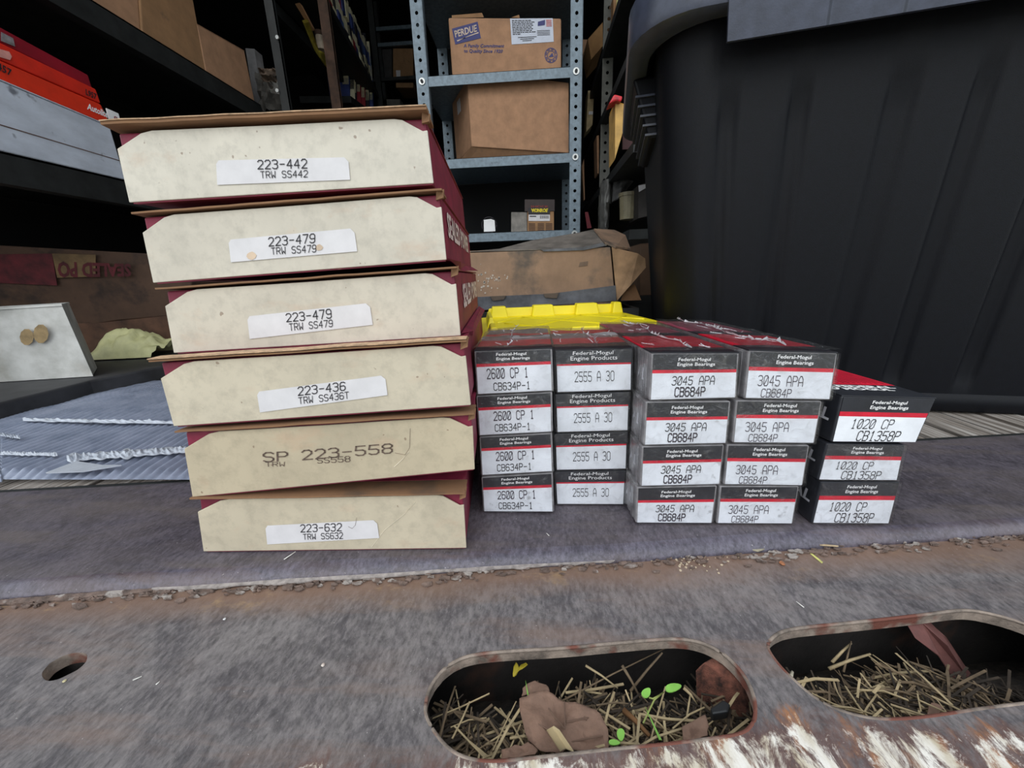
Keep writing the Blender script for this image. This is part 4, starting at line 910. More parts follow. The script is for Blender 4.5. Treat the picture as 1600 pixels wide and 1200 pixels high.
# stretched items beyond the left shelving
yz = ay(492, 70, 2.1)
t = thing('yellow_sheet', ay(495, 108, 2.0), 'long dull yellow-green sheet edge sloping between the dark posts', 'sheet')
b = MB(); b.prism([ay(472, 32, 1.75), ay(480, 30, 1.75), ay(497, 78, 1.95), ay(512, 84, 2.0), ay(513, 108, 2.05), ay(503, 96, 2.0), ay(490, 76, 1.9)], (0, .01, -.004)); b.build('strip', simple('dull_yellow', (150, 138, 50), .6, var=.2), t)
b = MB(); b.prism([ay(461, 6, 1.7), ay(468, 4, 1.7), ay(488, 42, 1.8), ay(484, 44, 1.8)], (0, .02, 0)); b.build('brown_edge', KR2, t)
t = thing('jar', ay(500, 78, 2.2), 'small jar with brown cap standing by the rust brown post', 'jar')
c0 = ay(502, 78, 2.15); b = MB(); b.tube([c0, c0 + Vector((0, 0, .05)), c0 + Vector((0, 0, .055))], .018, 12); b.build('glass', simple('jar_cream', (176, 160, 140), .4), t, smooth=False); b = MB(); b.tube([c0 + Vector((0, 0, .056)), c0 + Vector((0, 0, .074))], .019, 12); b.build('cap', PRU, t)
random.seed(31)
for i_, (q, c_, lb) in enumerate((([(398, 112), (440, 130), (446, 172), (405, 172)], (66, 64, 60), 'crumpled dark paper lump right of the far tan carton'), ([(412, 120), (432, 124), (440, 148), (424, 146)], (128, 126, 122), 'pale torn paper wedge on the dark clutter left of the post'), ([(402, 106), (432, 108), (432, 128), (412, 128)], (92, 78, 66), 'brown paper bundle above the pale torn paper wedge'))):
    P = [ay(x_, y_, 1.75 - .06 * i_) for x_, y_ in q]; b = MB(); c_m = simple('paper_%s' % ('dark', 'pale', 'brown')[i_], c_, .9, var=.3)
    F_ = Face(P[0], P[1], P[2], P[3]); b.grid(lambda a, c: F_.P(a, c, .03 * noise.noise((a * 4, c * 4, i_)) - .02 * math.sin(a * 3.1) * math.sin(c * 3.1)), 8, 6); o = b.build('crumpled_paper', c_m, smooth=False); tag(o, lb, 'paper')
# centre back: rungs and cartons behind the rack gap
t = thing('far_rack', (-.6, 3.6, 0), 'far dark rack with pale cross rungs seen through the middle gap', 'rack')
for px_, py0 in ((592, 0), (650, 0)): 
    p = ay(px_, 80, 3.6); b = MB(); b.box((p.x - .02, 3.6, 0), (p.x + .02, 3.64, 2.4)); b.build('post', RACKD, t)
for y_ in (47, 72, 126):
    a = ay(582, y_, 3.59); c = ay(662, y_ , 3.59); b = MB(); b.box((a.x, 3.58, a.z - .012), (c.x, 3.595, a.z + .012)); b.build('rung', RACKD if y_ == 126 else RACK, t)
    b = MB(); b.box((a.x, 3.595, a.z - .012), (c.x, 4.0, a.z)); b.build('shelf', RACKD, t)
def cz2(x, y): return (380 + x / 4.444, y / 4.444)
zfar = ay(600, 126, 3.59).z + .013
t, fc = smallbox('brown_carton', 'brown carton with white labels on the far rack through the middle gap', 'carton', [cz2(1040, 340), cz2(1180, 340), cz2(1180, 545), cz2(1040, 545)], 3.62, .2, KR2, zfar, flaps=True)
b = MB(); slab_fn(b, quadpx(fc, [cz2(1062, 490), cz2(1092, 490), cz2(1092, 545), cz2(1066, 545)], .002), .002, fc.n); b.build('paper_label', STK, t)
smallbox('grey_carton', 'grey-black carton left of the labelled one on the far rack', 'carton', [cz2(905, 330), cz2(1030, 335), cz2(1030, 545), cz2(905, 545)], 3.62, .2, simple('grey_black', (62, 60, 60), .8), zfar, flaps=True)
smallbox('label_carton', 'low carton with white labels on the lowest visible level of the far rack', 'carton', [cz2(960, 690), cz2(1090, 690), cz2(1090, 760), cz2(960, 760)], 3.6, .2, simple('grey_label', (120, 118, 112), .8), flaps=True)
smallbox('flat_carton', 'flat brown carton just under the far rack shelf with white labels', 'carton', [cz2(1060, 575), cz2(1180, 575), cz2(1180, 608), cz2(1060, 608)], 3.6, .2, KR2, flaps=True)
b = MB(); zz = ay(600, 172, 3.6).z; b.box((-1.6, 3.58, zz - .02), (-.7, 4.0, zz)); b.build('shelf', RACKD, bpy.data.objects['far_rack'])
# ============================================================ RIGHT RACK
rr_ = thing('side_rack', (.5, 2.0, 0), 'dark rack along the right behind the black tote with cartons', 'rack')
XR = .36
S_hi = (ax(984, 0, XR), ax(947, 66, XR)); zhi = ax(950, 60, XR).z
def rshelf(z, y0, y1, X=XR, th=.03):
    b = MB(); b.box((X, y0, z - th), (X + .45, y1, z)); b.build('shelf', RACKD, rr_)
YP = 2.0
pp = ay(948, 120, YP); ppx = pp.x
angle_post(ppx - .02, ppx + .025, 0, 2.2, YP, 'post', mat=simple('dull_grey_post', (84, 84, 78), .6, .1, var=.15), parent=rr_)
XR = ppx - .02
zhi = az_ = None
def zline(px, py): return ax(px, py, XR).z
zhi = zline(945, 68); zmid = zline(935, 172); zlow = zline(955, 268); zlo2 = zline(960, 370)
print('right shelves', zhi, zmid, zlow, zlo2, XR)
for z in (zhi, (zhi + zlow) / 2 + .02, zlow, zlo2): rshelf(z, 1.35, 3.9, XR)
def c8(x, y): return (880 + x / 6, y / 6)
def rb_(name, lab, q, Y, L, mat, cat='carton', zb=None, flaps=True): return smallbox(name, lab, cat, q, Y, L, mat, zb, flaps=flaps)
rb_('slim_carton', 'narrow tan carton on the high right shelf just behind the post', [c8(436, 60), c8(470, 40), c8(468, 240), c8(432, 300)], 2.1, .15, KR1, zb=zhi + .001)
rb_('yellow_lit_carton', 'carton edged with pale yellow strip high on the right shelf', [c8(470, -30), c8(600, -30), c8(560, 100), c8(474, 230)], 1.95, .15, KR2, zb=zhi + .001)
t = thing('lit_strip', ay(966, 16, 1.93), 'pale yellow strip standing for yellow light on the high right carton', 'tube'); b = MB(); b.tube([ay(967, -8, 1.92), ay(966, 16, 1.92)], .009, 8); b.build('tube', simple('pale_yellow', (226, 214, 140), .5), t)  # yellow light on the carton put in as a pale strip
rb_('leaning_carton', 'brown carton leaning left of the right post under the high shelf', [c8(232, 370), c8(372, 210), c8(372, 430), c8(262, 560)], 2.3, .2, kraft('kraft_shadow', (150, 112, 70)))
rb_('pale_carton', 'pale tan sliver of a carton beside the grey rack post', [c8(160, 372), c8(228, 372), c8(195, 480), c8(155, 590)], 2.6, .15, KR1)
t, fc = rb_('upright_carton', 'slim upright cream carton with small white label left of the right post', [c8(232, 855), c8(290, 855), c8(275, 1170), c8(214, 1240)], 2.4, .1, simple('cream_tan', (170, 150, 112), .7))
b = MB(); slab_fn(b, quadpx(fc, [c8(240, 1045), c8(280, 1045), c8(278, 1075), c8(238, 1075)], .001), .001, fc.n); b.build('paper_label', STK, t)
t, fc = rb_('tan_folder', 'bright tan folder box standing beside the tote handle on the right', [c8(488, 965), c8(570, 975), c8(604, 1090), c8(484, 1500)], 1.35, .1, simple('tan_bright', (188, 150, 84), .7), flaps=False)
fc.BR = fc.P(1, 0)
b = MB(); fc.vol(b, 0, 1, 1, 1.02, 0, .09); b.build('lid', simple('dull_gold', (214, 160, 40), .6), t)
t = thing('red_bag', ay(*c8(500, 960), 1.33), 'crumpled red bag lying on top of the bright tan folder box', 'bag')
b = MB(); A = [ay(*c8(*p), 1.33) for p in ((425, 975), (480, 880), (560, 900), (545, 950), (490, 945))]; b.prism(A, (0, .05, .0)); b.build('bag', simple('bag_red', (190, 34, 44), .4, var=.3, scale=60), t, bevel=.004)
t = thing('maroon_panel', ay(985, 235, 1.42), 'dark maroon panel behind the tan folder box near the tote handle', 'panel')
b = MB(); b.prism([ay(*c8(x_, y_), 1.45) for x_, y_ in ((600, 1090), (690, 1200), (690, 1330), (640, 1400), (556, 1400), (560, 1260))], (0, .01, 0)); b.build('panel', simple('maroon_dark', (62, 28, 30), .7), t)
def c9(x, y): return (880 + x / 5.455, 180 + y / 5.455)
t = thing('pale_stick', ay(*c9(705, 200), 1.3), 'pale wooden stick hanging below the tote handle', 'stick')
b = MB(); b.prism([ay(*c9(*p), 1.3) for p in ((670, 120), (700, 115), (738, 270), (708, 280))], (0, .012, 0)); b.build('stick', simple('pale_wood', (176, 162, 128), .7), t)
# lower items
zL = zlo2
t = thing('cream_tub', ay(*c9(550, 895), 1.7), 'cream plastic tub with rim on the lower right shelf', 'tub')
c0 = ay(*c9(552, 890), 1.7); Rb = .038
b = MB(); b.tube([c0, c0 + Vector((0, 0, .09))], Rb * .85, 16, r2=Rb); b.build('body', simple('tub_cream', (142, 134, 108), .5, var=.1), t, smooth=False)
b = MB(); b.tube([c0 + Vector((0, 0, .085)), c0 + Vector((0, 0, .098))], Rb * 1.08, 16); b.build('rim', simple('tub_cream', (142, 134, 108)), t)
for i_, (q, c_, lb) in enumerate((([(330, 560), (420, 555), (410, 760), (320, 765)], (88, 88, 86), 'grey plastic bag standing left on the lower right shelf'), ([(430, 570), (600, 560), (500, 690), (415, 740)], (70, 70, 70), 'dark grey bag slumped behind the cream tub'), ([(312, 770), (395, 740), (388, 960), (312, 965)], (72, 72, 70), 'grey wrapped bundle below the standing grey bag'))):
    P = [ay(*c9(x_, y_), 1.78 - .03 * i_) for x_, y_ in q]; F_ = Face(*P); b = MB(); b.grid(lambda a, c: F_.P(a, c, -.03 * math.sin(a * 3.14) + .012 * noise.noise((a * 5, c * 3, i_))), 10, 10); b.grid(lambda a, c: F_.P(a, c, .04 + .01 * math.sin(a * 3.14)), 4, 4)
    o = b.build('plastic_bag', simple('bag_grey_%s' % ('a', 'b', 'c')[i_], c_, .45, var=.3), smooth=True); tag(o, lb, 'bag')
rb_('dark_carton', 'dim carton with a small pale label right of the cream tub', [c9(640, 600), c9(760, 560), c9(765, 850), c9(640, 880)], 1.6, .15, simple('carton_dim', (56, 52, 50), .8))
b = MB(); b.prism([ay(*c9(*p), 1.597) for p in ((640, 600), (702, 588), (702, 622), (645, 655))], (0, -.001, 0)); b.build('paper_label', STK, bpy.data.objects['dark_carton'])
t = thing('red_stick', ay(920, 350, 1.9), 'short dull red stick leaning behind the grey rack post', 'stick'); b = MB(); b.prism([ay(*c9(*p), 2.0) for p in ((185, 825), (212, 825), (242, 960), (205, 965))], (0, .01, 0)); b.build('stick', simple('dull_red', (116, 32, 44), .6), t)
rb_('thin_carton', 'thin tan carton edge beside the lower part of the right post', [c9(285, 175), c9(306, 170), c9(304, 500), c9(292, 495)], 2.1, .1, KR1, flaps=False)
rb_('tan_envelope', 'small tan envelope behind the grey rack post', [c9(160, 430), c9(178, 370), c9(190, 440), c9(180, 500)], 2.3, .05, KR1, zb=zlow + .001, flaps=False)
# ============================================================ LEFT FLOOR AREA
lgd = thing('low_platform', (-1.3, 1.2, 0), 'low dark platform on the floor under the left shelving', 'platform')
ZL = .036; A = az(0, 660, ZL); B_ = az(280, 592, ZL)
p0 = az(-120, 690, ZL); p1 = az(0, 640, ZL); p2 = az(147, 598, ZL); p3 = az(290, 572, ZL); 
b = MB(); fr = [Vector((-.955, .55, 0)), Vector((-.80, .93, 0))]
fr = [az(-100, 652, ZL), az(140, 594, ZL), az(330, 556, ZL)]
pol = [Vector((p.x, p.y, .001)) for p in fr] + [Vector((-.3, 1.9, .001)), Vector((-1.05, 1.9, .001)), Vector((-1.6, 1.9, .001)), Vector((-1.6, .60, .001))]
b.prism(pol, (0, 0, ZL - .002)); b.build('deck', simple('platform_dark', (50, 50, 52), .6, var=.25, scale=20), lgd, bevel=.004)
# brown carton with faded upside-down lettering
q = [(-90, 388), (292, 398), (292, 560), (-90, 600)]
A0, A1, A2_, A3 = ay(-60, 380, .98), ay(300, 400, 1.12), ay(300, 556, 1.12), ay(-60, 590, .98)
A2_.z = A3.z = ZL
fc = Face(A0, A1, A2_, A3, (-.1, 1, 0))
sc = thing('faded_carton', fc.base(.3), 'wide brown carton with faded red upside-down lettering under the left shelf', 'carton')
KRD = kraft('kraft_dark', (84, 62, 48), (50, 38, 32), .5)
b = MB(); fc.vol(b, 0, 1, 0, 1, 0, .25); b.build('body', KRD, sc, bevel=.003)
MR = simple('faded_maroon', (80, 26, 32), .8, var=.3, scale=30)
fb = quadpx(fc, [(-50, 398), (82, 396), (90, 446), (-50, 440)], .001); b = MB(); slab_fn(b, fb, .0004, fc.n); b.build('maroon_patch', MR, sc)
fb = quadpx(fc, [(82, 396), (150, 398), (150, 432), (90, 434)], .001); b = MB(); slab_fn(b, fb, .0004, fc.n); b.build('tan_patch', simple('tan_patch', (106, 84, 56), .8, var=.2), sc)
fb = quadpx(fc, [(90, 408), (205, 412), (206, 432), (92, 434)], .002); put(font_mesh('SEALED PO', 0, .04), lambda a, c: fb(1 - a, 1 - c), 'faded_lettering', MR, sc)
# torn lower ply
slabpx([(0, 500, .985), (60, 505, 1.0), (150, 505, 1.05), (180, 500, 1.06), (290, 490, 1.11), (290, 556, 1.11), (150, 560, 1.045), (0, 575, .985)], 1, .003, 'torn_ply', simple('ply_brown', (84, 60, 46), .85, var=.25, scale=25), sc, (0, -1, 0))
# white stained box
Yw = .74
fc = Face(ay(-70, 486, Yw - .03), ay(96, 476, Yw + .03), ay(147, 592, Yw + .03), ay(-70, 644, Yw - .03), (-1.05, 1, 0))
fc.BL.z = fc.BR.z = ZL + .0005
t = thing('stained_box', fc.base(.12), 'battered white box with brown stains at the left edge of the floor', 'box')
def wmat():
    m = N('stained_white'); f = m.noise(16, detail=6); c = m.ramp(f, [(.3, (168, 168, 162)), (.6, (208, 208, 204))])
    c = m.mix(m.math('MULTIPLY', m.mask(m.noise(7, detail=5), .52, .7), .5), c, (152, 138, 118)); m.bump(m.noise(50), .3, .002); return m.done(c, .7)
WM = wmat(); b = MB()
b.grid(lambda a, c: fc.P(a, c, -.0015 * noise.noise((a * 7, c * 5, 2))), 24, 14)
b.build('front_panel', WM, t, smooth=True); b = MB(); fc.vol(b, 0, 1, 0, 1, .0012, .12); b.build('body', WM, t, bevel=.002)
b = MB(); fc.vol(b, -.005, 1.005, .985, 1.012, -.0025, .12); b.build('lid', WM, t)
for cx, cy, rx, ry in ((66, 521, 12, 15), (44, 526, 11, 13)):
    b = MB(); b.prism([fc.on(cx + rx * math.cos(a), cy + ry * math.sin(a), .003) for a in [j * .628 for j in range(10)]], fc.n * .0002); b.build('brown_stain', simple('stain_brown', (150, 128, 92), .7, var=.15, scale=60), t)
# rubber glove
gl = MB(); c0 = az(222, 566, ZL)
def glove(a, c):
    x_ = 165 + a * 108; env = math.sin(min(1, a * 1.5 + .05) * math.pi / 2) * (1 - .35 * max(0, a - .75) * 4 * .5)
    base = ay(x_, 569 - 14 * a, 1.0 + .03 * a); h = .072 * env * (.8 + .3 * math.sin(a * 4 + .6))
    y_ = (c - .5) * .12; hh = max(0, 1 - (2 * c - 1) ** 2) ** .6
    n_ = noise.noise((a * 6, c * 4, 1)) * .022 - abs(noise.noise((a * 9 + c * 4, c * 5, 4))) * .030 + .008
    return Vector((base.x + .02 * (c - .5), base.y + y_, ZL + .003 + max(0, hh * h + n_ * hh)))
gl.grid(glove, 40, 22); o = gl.build('rubber_glove', simple('latex_cream', (206, 204, 152), .5, var=.08, scale=30), smooth=True); tag(o, 'crumpled pale yellow rubber glove lying left of the carton stack', 'glove')
# ribbed plastic sheeting
FILM2 = N('ribbed_plastic'); f_ = FILM2.noise(30, (1, 1, 1), 4)
FILM2.bump(FILM2.noise(160, (1, 1, 1), 5), .35, .001); FILM2 = FILM2.done(FILM2.ramp(f_, [(.3, (132, 142, 162)), (.7, (166, 174, 194))]), .22)
FILM2.node_tree.nodes['Principled BSDF'].inputs['Alpha'].default_value = .86
ps = thing('plastic_sheeting', az(140, 680, .004), 'blue-grey ribbed clear plastic sheeting on the plank floor at left', 'sheeting')
rdir = (az(252, 598, .01) - az(45, 668, .01)).normalized(); rn = Vector((-rdir.y, rdir.x, 0))
def sheet(a, c):
    xl = -90 + a * 400; yt = 640 - xl * .22; ybm = 741 + (0 if xl > 0 else 4)
    yt = max(yt, 590); y_ = ybm + (yt - ybm) * c; P = az(xl, y_, .012); s = P.dot(rn)
    edge = min(1, c * 12, (1 - c) * 14)
    z = .005 + .0028 * (1 + math.sin(s * 2 * math.pi / .013 + 1.2 * noise.noise(P * 5))) * edge + .004 * noise.noise(P * 9) * edge
    return Vector((P.x, P.y, max(.002, z)))
b = MB(); b.grid(sheet, 220, 150); b.build('ribbed_sheet', FILM2, ps, smooth=True)
def crinkle(px0, px1, wid, seed, hgt=.005):
    b = MB()
    def fn(a, c):
        x_ = px0[0] + (px1[0] - px0[0]) * a; y_ = px0[1] + (px1[1] - px0[1]) * a + (c - .5) * wid * (.5 + .8 * abs(noise.noise((a * 9, seed, 0)))); P = az(x_, y_, .014)
        return Vector((P.x, P.y, .014 + hgt * noise.noise((a * 30, c * 4, seed)) * (1 - abs(2 * c - 1)) + .003 * (1 - abs(2 * c - 1))))
    b.grid(fn, 130, 8); return b.build('crinkled_edge', simple('glint_film', (176, 182, 192), .12, var=.06, scale=40, bump=.3), ps, smooth=False)  # glints on the clear film put in as a pale base colour
crinkle((36, 656), (290, 661), 7, 3); crinkle((0, 709), (90, 711), 5, 8, .004); crinkle((105, 716), (292, 702), 18, 5, .006); crinkle((0, 679), (32, 684), 6, 9)
b = MB(); P = [az(x_, y_, .0135) for x_, y_ in ((72, 740), (120, 722), (160, 728), (190, 728), (130, 738))]; b.prism(P, (0, 0, .0015)); b.build('folded_corner', simple('glint_film', (176, 182, 192)), ps)
# ============================================================ LITTER IN THE SLOTS
random.seed(77)
STRAW = [simple('straw_pale', (168, 150, 116), .8, var=.15, scale=80), simple('straw_brown', (106, 90, 70), .85, var=.25, scale=80), simple('straw_dark', (52, 44, 36), .9, var=.3, scale=80)]
soil = MB()
def hole_floor(x, y): return -.046 + .008 * noise.noise((x * 20, y * 20, 0)) - .9 * max(0, y - (.172 + .107 * x))
def sfn(u, v):
    X = -.12 + .62 * u; y = .12 + .107 * X + .105 * v; return (X, y, hole_floor(X, y) + .003 * noise.noise((X * 150, y * 150, 2)))
soil.grid(sfn, 150, 30); o = soil.build('leaf_soil', simple('dark_humus', (44, 38, 32), .95, var=.5, scale=200, bump=1), smooth=False); o['kind'] = 'stuff'; tag(o, 'dark rotted soil and litter lying in the bumper channel', 'soil')
def blades(xr, n, mat, nm, lab, cen=None, lmin=.012, lmax=.042, w=.0005, lift=.012, spread=.035):
    b = MB()
    for k in range(n):
        X = random.uniform(*xr); y = .140 + .107 * X + random.random() ** 1.3 * (.036 + .010 * math.sin(X * 60)); L = random.uniform(lmin, lmax); a = random.gauss(.3, .9); tl = random.gauss(0, .16)
        c = Vector((X, y, hole_floor(X, y) + random.random() ** 2 * lift)); d = Vector((math.cos(a) * math.cos(tl), math.sin(a) * math.cos(tl), math.sin(tl))); s = d.cross(Vector((0, 0, 1))).normalized() * w * random.uniform(.5, 1.5); up = Vector((0, 0, .0006)); bend = Vector((0, 0, random.uniform(-.002, .004)))
        p = [c - d * L / 2, c + bend, c + d * L / 2]
        for i in (0, 1): b.q(p[i] - s, p[i] + s, p[i + 1] + s, p[i + 1] - s); b.q(p[i] + s, p[i] + s - up, p[i + 1] + s - up, p[i + 1] + s)
    o = b.build(nm, mat, fix=False); o['kind'] = 'stuff'; tag(o, lab, 'straw'); return o
blades((-.06, .13), 650, STRAW[1], 'straw', 'brown dry grass litter in the left slot of the bumper'); blades((-.05, .12), 170, STRAW[0], 'straw', 'pale dry straw bits in the left slot of the bumper', lift=.018); blades((-.07, .13), 420, STRAW[2], 'straw', 'dark rotted stem bits in the left slot of the bumper')
blades((.13, .27), 600, STRAW[1], 'straw', 'brown dry grass litter in the right slot of the bumper'); blades((.13, .25), 170, STRAW[0], 'straw', 'pale dry straw bits in the right slot of the bumper', lift=.02); blades((.13, .30), 420, STRAW[2], 'straw', 'dark rotted stem bits in the right slot of the bumper')
def stick3(p, q, z0, z1, w, mat, nm, lab):
    A = az(*p, z0); B = az(*q, z1); b = MB(); b.tube([A, A.lerp(B, .5) + Vector((0, 0, .001)), B], w, 5, r2=w * .6); o = b.build(nm, mat, smooth=True); tag(o, lab, 'stem'); return o
stick3((860, 1105), (1045, 1010), -.035, -.03, .0006, STRAW[1], 'dry_stem', 'long thin dry stem rising to the upper right in left slot')
stick3((985, 1080), (1035, 1020), -.035, -.02, .0009, STRAW[1], 'dry_stem', 'stout upright dry stem beside the seedling in left slot')
stick3((972, 1040), (1000, 1090), -.02, -.035, .001, STRAW[1], 'dry_stem', 'broad drooping dry blade left of the stout stem')
stick3((915, 1040), (965, 1075), -.025, -.035, .0008, STRAW[0], 'dry_stem', 'pale dry stem crossing the middle of the left slot')
stick3((1068, 1075), (1090, 1100), -.03, -.035, .001, STRAW[0], 'dry_stem', 'short pale straw by the right end of left slot')
stick3((975, 1110), (1015, 1150), -.032, -.03, .0019, simple('twig_brown', (122, 86, 52), .8), 'twig', 'reddish brown twig lying right of the big dead leaf')
stick3((1300, 1035), (1330, 1005), -.035, -.03, .001, STRAW[0], 'dry_stem', 'pale slanting straw standing in the right slot')
stick3((1295, 1045), (1360, 1022), -.035, -.03, .0011, STRAW[0], 'dry_stem', 'wide pale straw lying across the right slot')
stick3((1318, 1050), (1330, 1002), -.035, -.028, .0007, STRAW[1], 'dry_stem', 'thin upright brown stem in the right slot')
stick3((1232, 1072), (1238, 1050), -.03, -.03, .0016, simple('bone_white', (206, 198, 176), .7), 'straw_stub', 'short bright stub at the left end of the right slot')
stick3((1400, 1010), (1455, 1078), -.03, -.04, .0004, STRAW[2], 'dry_stem', 'thin dark stem falling right in the right slot')
def leaf_obj(pts, Z, nm, mat, lab, amp=.0024, cat='leaf', veins=True):
    pts = [q for i in range(len(pts)) for q in (pts[i], ((pts[i][0] + pts[(i + 1) % len(pts)][0]) / 2 + random.uniform(-2, 2), (pts[i][1] + pts[(i + 1) % len(pts)][1]) / 2 + random.uniform(-2, 2)))]
    c = Vector((0, 0, 0)); P = [az(x, y, Z) for x, y in pts]; c = sum(P, Vector()) / len(P); b = MB(); n = len(P); rings = 9; b.v = [c.copy()]
    for r in range(1, rings + 1):
        for p in P:
            v = c.lerp(p, r / rings); b.v.append(v)
    for v in b.v: v.z += amp * (1.6 * noise.noise(Vector((v.x * 70, v.y * 70, 1))) - 1.3 * abs(noise.noise(Vector((v.x * 160, v.y * 110, 6))))) + .03 * (v.y - c.y)
    for k in range(n): b.f.append((0, 1 + k, 1 + (k + 1) % n)); b.mi.append(0)
    for r in range(rings - 1):
        for k in range(n): j = (k + 1) % n; b.f.append((1 + r * n + k, 1 + (r + 1) * n + k, 1 + (r + 1) * n + j, 1 + r * n + j)); b.mi.append(0)
    o = b.build(nm, mat, smooth=True, fix=False); tag(o, lab, cat); s = o.modifiers.new('s', 'SOLIDIFY'); s.thickness = .0005; return o
def c6(x, y): return (640 + x / 2.857, 960 + y / 2.857)
DL = simple('dead_leaf_brown', (132, 104, 88), .8, var=.14, scale=60, bump=.5, spots=((110, 84, 70), 90, .62))
L1 = [(490, 375), (520, 362), (560, 345), (600, 340), (640, 350), (690, 385), (740, 400), (790, 420), (830, 440), (870, 490), (888, 540), (890, 590), (860, 606), (780, 606), (700, 602), (640, 612), (580, 608), (530, 560), (505, 480), (492, 430)]
leaf_obj([c6(*p) for p in L1], -.024, 'dead_leaf', DL, 'large brown dead leaf in the middle of the left slot')
leaf_obj([c6(*p) for p in ((410, 600), (470, 575), (530, 570), (575, 600), (560, 625), (480, 640), (410, 648))], -.026, 'dead_leaf', DL, 'small curled brown leaf at the front left of the large leaf')
leaf_obj([c6(*p) for p in ((505, 330), (560, 300), (610, 315), (625, 345), (560, 352), (500, 365))], -.030, 'dead_leaf', DL, 'small brown leaf scrap behind the large dead leaf')
leaf_obj([c6(*p) for p in ((1215, 500), (1260, 480), (1320, 455), (1335, 500), (1330, 548), (1280, 560), (1220, 556))], -.026, 'dead_leaf', DL, 'torn brown leaf near the right end of the left slot')
leaf_obj([(1450, 1105), (1462, 1102), (1475, 1110), (1465, 1117), (1448, 1118)], -.032, 'dead_leaf', DL, 'small pinkish leaf scrap at the front of the right slot')
b = MB()
for p, q in (((690, 390), (700, 600)), ((700, 480), (800, 460)), ((700, 520), (620, 420)), ((700, 560), (560, 480)), ((700, 570), (860, 540)), ((740, 395), (790, 470))):
    A, B = az(*c6(*p), -.0235), az(*c6(*q), -.0235); b.tube([A + Vector((0, 0, .03 * (A.y - .165))), B + Vector((0, 0, .03 * (B.y - .165)))], .0005, 5)
b.build('leaf_veins', simple('vein_brown', (112, 88, 74), .8), bpy.data.objects['dead_leaf'])
random.seed(19); b = MB()
for k in range(90):
    x_, y_ = random.gauss(1080, 32), random.gauss(872, 13); c = az(x_, y_, ZP); r_ = random.uniform(.0004, .0013)
    b.prism([c + Vector((r_ * math.cos(a) * random.uniform(.6, 1.4), r_ * math.sin(a) * random.uniform(.6, 1.4), 0)) for a in (0, 1.2, 2.5, 3.8, 5)], (0, 0, .0005))
b.build('pale_crumbs', simple('crumb_pale', (188, 172, 148), .85), bump, kind='stuff')
# husk
b = MB(); random.seed(4)
for k in range(26):
    t_ = k / 25; c = Vector(az(*c6(640 + 60 * t_, 505 + 90 * t_), -.019)); 
    for s in (-1, 1):
        d = Vector((s * .0034, -.0024, .0012)); w = Vector((.0005, .0005, 0)); b.prism([c - w, c + w, c + d + w * .4, c + d - w * .4], (0, 0, .0005))
o = b.build('seed_husk', simple('husk_pale', (196, 178, 140), .8)); tag(o, 'pale feathery seed husk lying on the large dead leaf', 'husk')
# seedlings
GR = simple('leaf_green', (132, 190, 84), .5, var=.08, scale=60)
def seedling(leaves, stem, lab, Z=-.026):
    A = az(*stem[-1], Z); t = thing('green_seedling', A, lab, 'seedling')
    b = MB(); P = [az(x, y, Z + .000) for x, y in stem]; b.tube(P, .0005, 6); b.build('stem', simple('stem_green', (150, 160, 90), .6), t, smooth=True)
    for (cx, cy, rx, ry, ang) in leaves:
        b = MB(); ca, sa = math.cos(ang), math.sin(ang); pts = []
        for j in range(14):
            a = j * 2 * math.pi / 14; u, v = rx * math.cos(a), ry * math.sin(a) * (1 - .25 * math.cos(a)); pts.append(az(cx + u * ca - v * sa, cy + u * sa + v * ca, Z + .001))
        b.prism(pts, (0, 0, .0006)); b.build('leaf', GR, t)
seedling([(1010, 1083, 8.5, 6.5, -.9), (1052, 1075, 13, 6.5, -.2)], [(1014, 1090), (1020, 1092), (1038, 1081), (1022, 1094), (1005, 1130)], 'green seedling with two round leaves above the straw in left slot')
seedling([(970, 1149, 10, 6, 1.5), (960, 1161, 9, 4.5, .1)], [(968, 1158), (966, 1163)], 'tiny bright green seedling at the front rim of left slot', -.022)
for p, q, z, lb in (((1008, 1105), (1032, 1157), -.026, 'green grass blade slanting down right in the left slot'), ((821, 1063), (828, 1105), -.028, 'short green grass blade over the large dead leaf')):
    A, B = az(*p, z), az(*q, z); b = MB(); b.prism([A, B + Vector((.0007, 0, 0)), B - Vector((.0007, 0, 0))], (0, 0, .0005)); o = b.build('grass_blade', GR); tag(o, lb, 'grass')
leaf_obj([(801, 1052), (806, 1036), (812, 1044), (822, 1036), (824, 1040), (816, 1047), (808, 1050), (804, 1056)], -.028, 'yellow_leaf', simple('yellow_leaf', (176, 158, 44), .6), 'small yellow-green leaf scrap at the back of left slot', .001)
b = MB(); random.seed(8)
P = [az(x, y, -.03) for x, y in ((1108, 1118), (1128, 1104), (1140, 1112), (1136, 1124), (1112, 1128))]; b.prism(P, (0, 0, .006)); o = b.build('black_plastic_bit', simple('bit_black', (34, 36, 38), .4), bevel=.001); tag(o, 'small black plastic fragment at the right end of left slot', 'fragment')
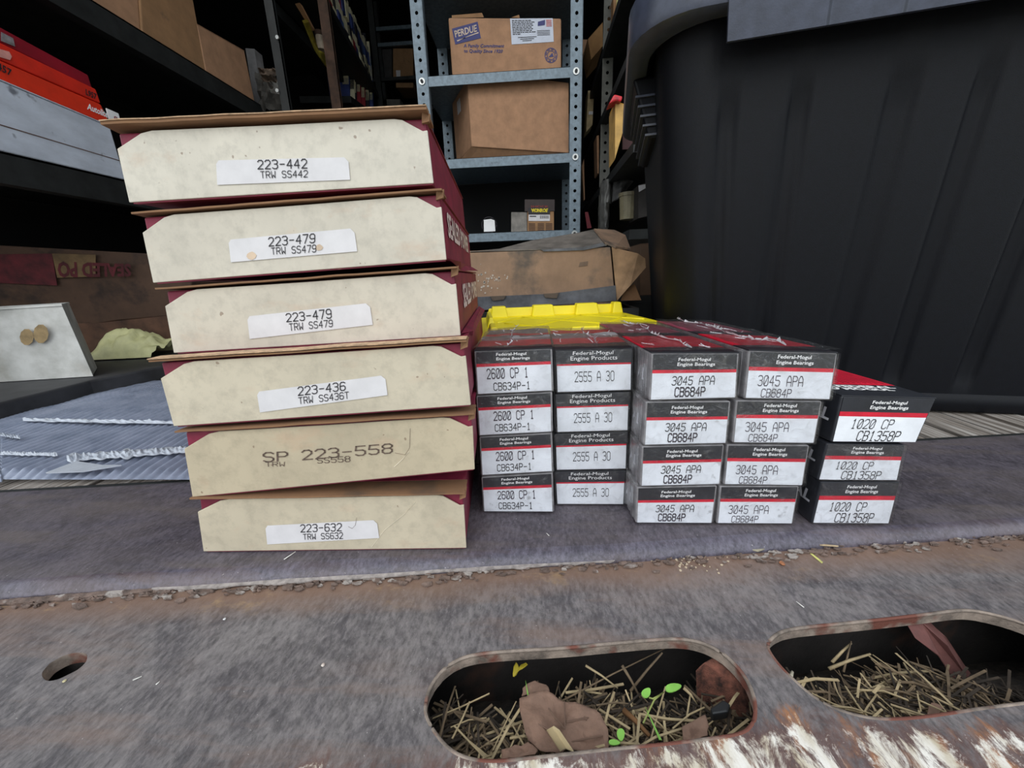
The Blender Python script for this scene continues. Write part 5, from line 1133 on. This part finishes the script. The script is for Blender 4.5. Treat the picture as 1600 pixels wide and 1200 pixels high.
# ---- loose debris on the steel
def pebble(px, py, r, col, nm, lab, z=ZP, sq=.6):
    c = az(px, py, z) ; bm = bmesh.new(); bmesh.ops.create_icosphere(bm, subdivisions=2, radius=r)
    for v in bm.verts: v.co *= 1 + .3 * noise.noise(v.co * (1.2 / r)); v.co.z = v.co.z * sq + r * sq * .9
    me = bpy.data.meshes.new(nm); bm.to_mesh(me); bm.free(); me.materials.append(simple('m_' + nm, col, .8, var=.25, scale=200)); o = bpy.data.objects.new(nm, me); COL.objects.link(o); o.location = c; tag(o, lab, 'debris')
pebble(1265, 847, .0036, (92, 56, 48), 'rust_nodule', 'round rusty nodule on the seam below the 1020 boxes')
pebble(1222, 882, .0021, (158, 104, 70), 'orange_pebble', 'small orange pebble on the rusty bumper plate')
pebble(505, 1040, .0011, (226, 200, 190), 'pink_chip', 'tiny pale pink chip on the bare plate left of slot')
pebble(351, 968, .0009, (220, 220, 220), 'white_crumb', 'tiny white crumb on the plate below the carton stack')
pebble(101, 1065, .0009, (200, 190, 150), 'tan_crumb', 'tiny tan crumb at the front rim of the small hole')
def flake(pts, z, nm, col, lab, th=.0012, cat='bark'):
    b = MB(); P = [az(x, y, z) for x, y in pts]; b.prism(P, (0, 0, th)); o = b.build(nm, simple('m_' + nm, col, .8, var=.2, scale=150), bevel=.0003); tag(o, lab, cat)
flake([(1492, 834), (1500, 826), (1522, 822), (1530, 828), (1520, 834), (1500, 837)], ZP + .002, 'bark_chip', (168, 160, 150), 'pale bark chip on the seam left of the long bark strip')
flake([(1536, 830), (1560, 820), (1600, 812), (1660, 806), (1660, 818), (1600, 824), (1560, 832), (1540, 834)], ZP + .002, 'bark_strip', (172, 164, 154), 'long pale bark strip on the seam at the right edge')
flake([(1170, 852), (1180, 848), (1200, 850), (1198, 858), (1184, 863), (1174, 860)], ZP + .002, 'leaf_scrap', (142, 136, 118), 'curled grey-green leaf scrap on the seam below the 3045 stack', cat='leaf')
flake([(1265, 865), (1270, 866), (1286, 879), (1284, 881)], ZP, 'green_straw', (186, 184, 110), 'short yellow-green straw on the plate near the rust nodule', .0006, 'straw')
flake([(1280, 850), (1310, 853), (1310, 855), (1281, 853)], ZP + .003, 'tan_straw', (170, 150, 120), 'thin tan straw beside the rust nodule', .0006, 'straw')
for k, (a, c) in enumerate((((444, 875), (462, 863)), ((208, 1064), (222, 1058)), ((244, 1071), (250, 1066)), ((854, 834), (858, 838)), ((1244, 941), (1256, 950)), ((307, 902), (312, 897)))):
    A, B = az(*a, 0 if k in (0, 3) else ZP), az(*c, 0 if k in (0, 3) else ZP); b = MB(); b.tube([A + Vector((0, 0, .0006)), B + Vector((0, 0, .0006))], .00035, 5); o = b.build('white_fibre', simple('fibre_white', (222, 220, 214), .7), smooth=True); tag(o, ('white fibre on the sill in front of the carton stack', 'short pale fibre on the plate right of the small hole', 'tiny pale fibre further right of the small hole', 'white fibre on the sill below the 2600 stack', 'white fibre on the plate above the right slot', 'white fibre on the plate edge below the stack\'s left corner')[k], 'fibre')
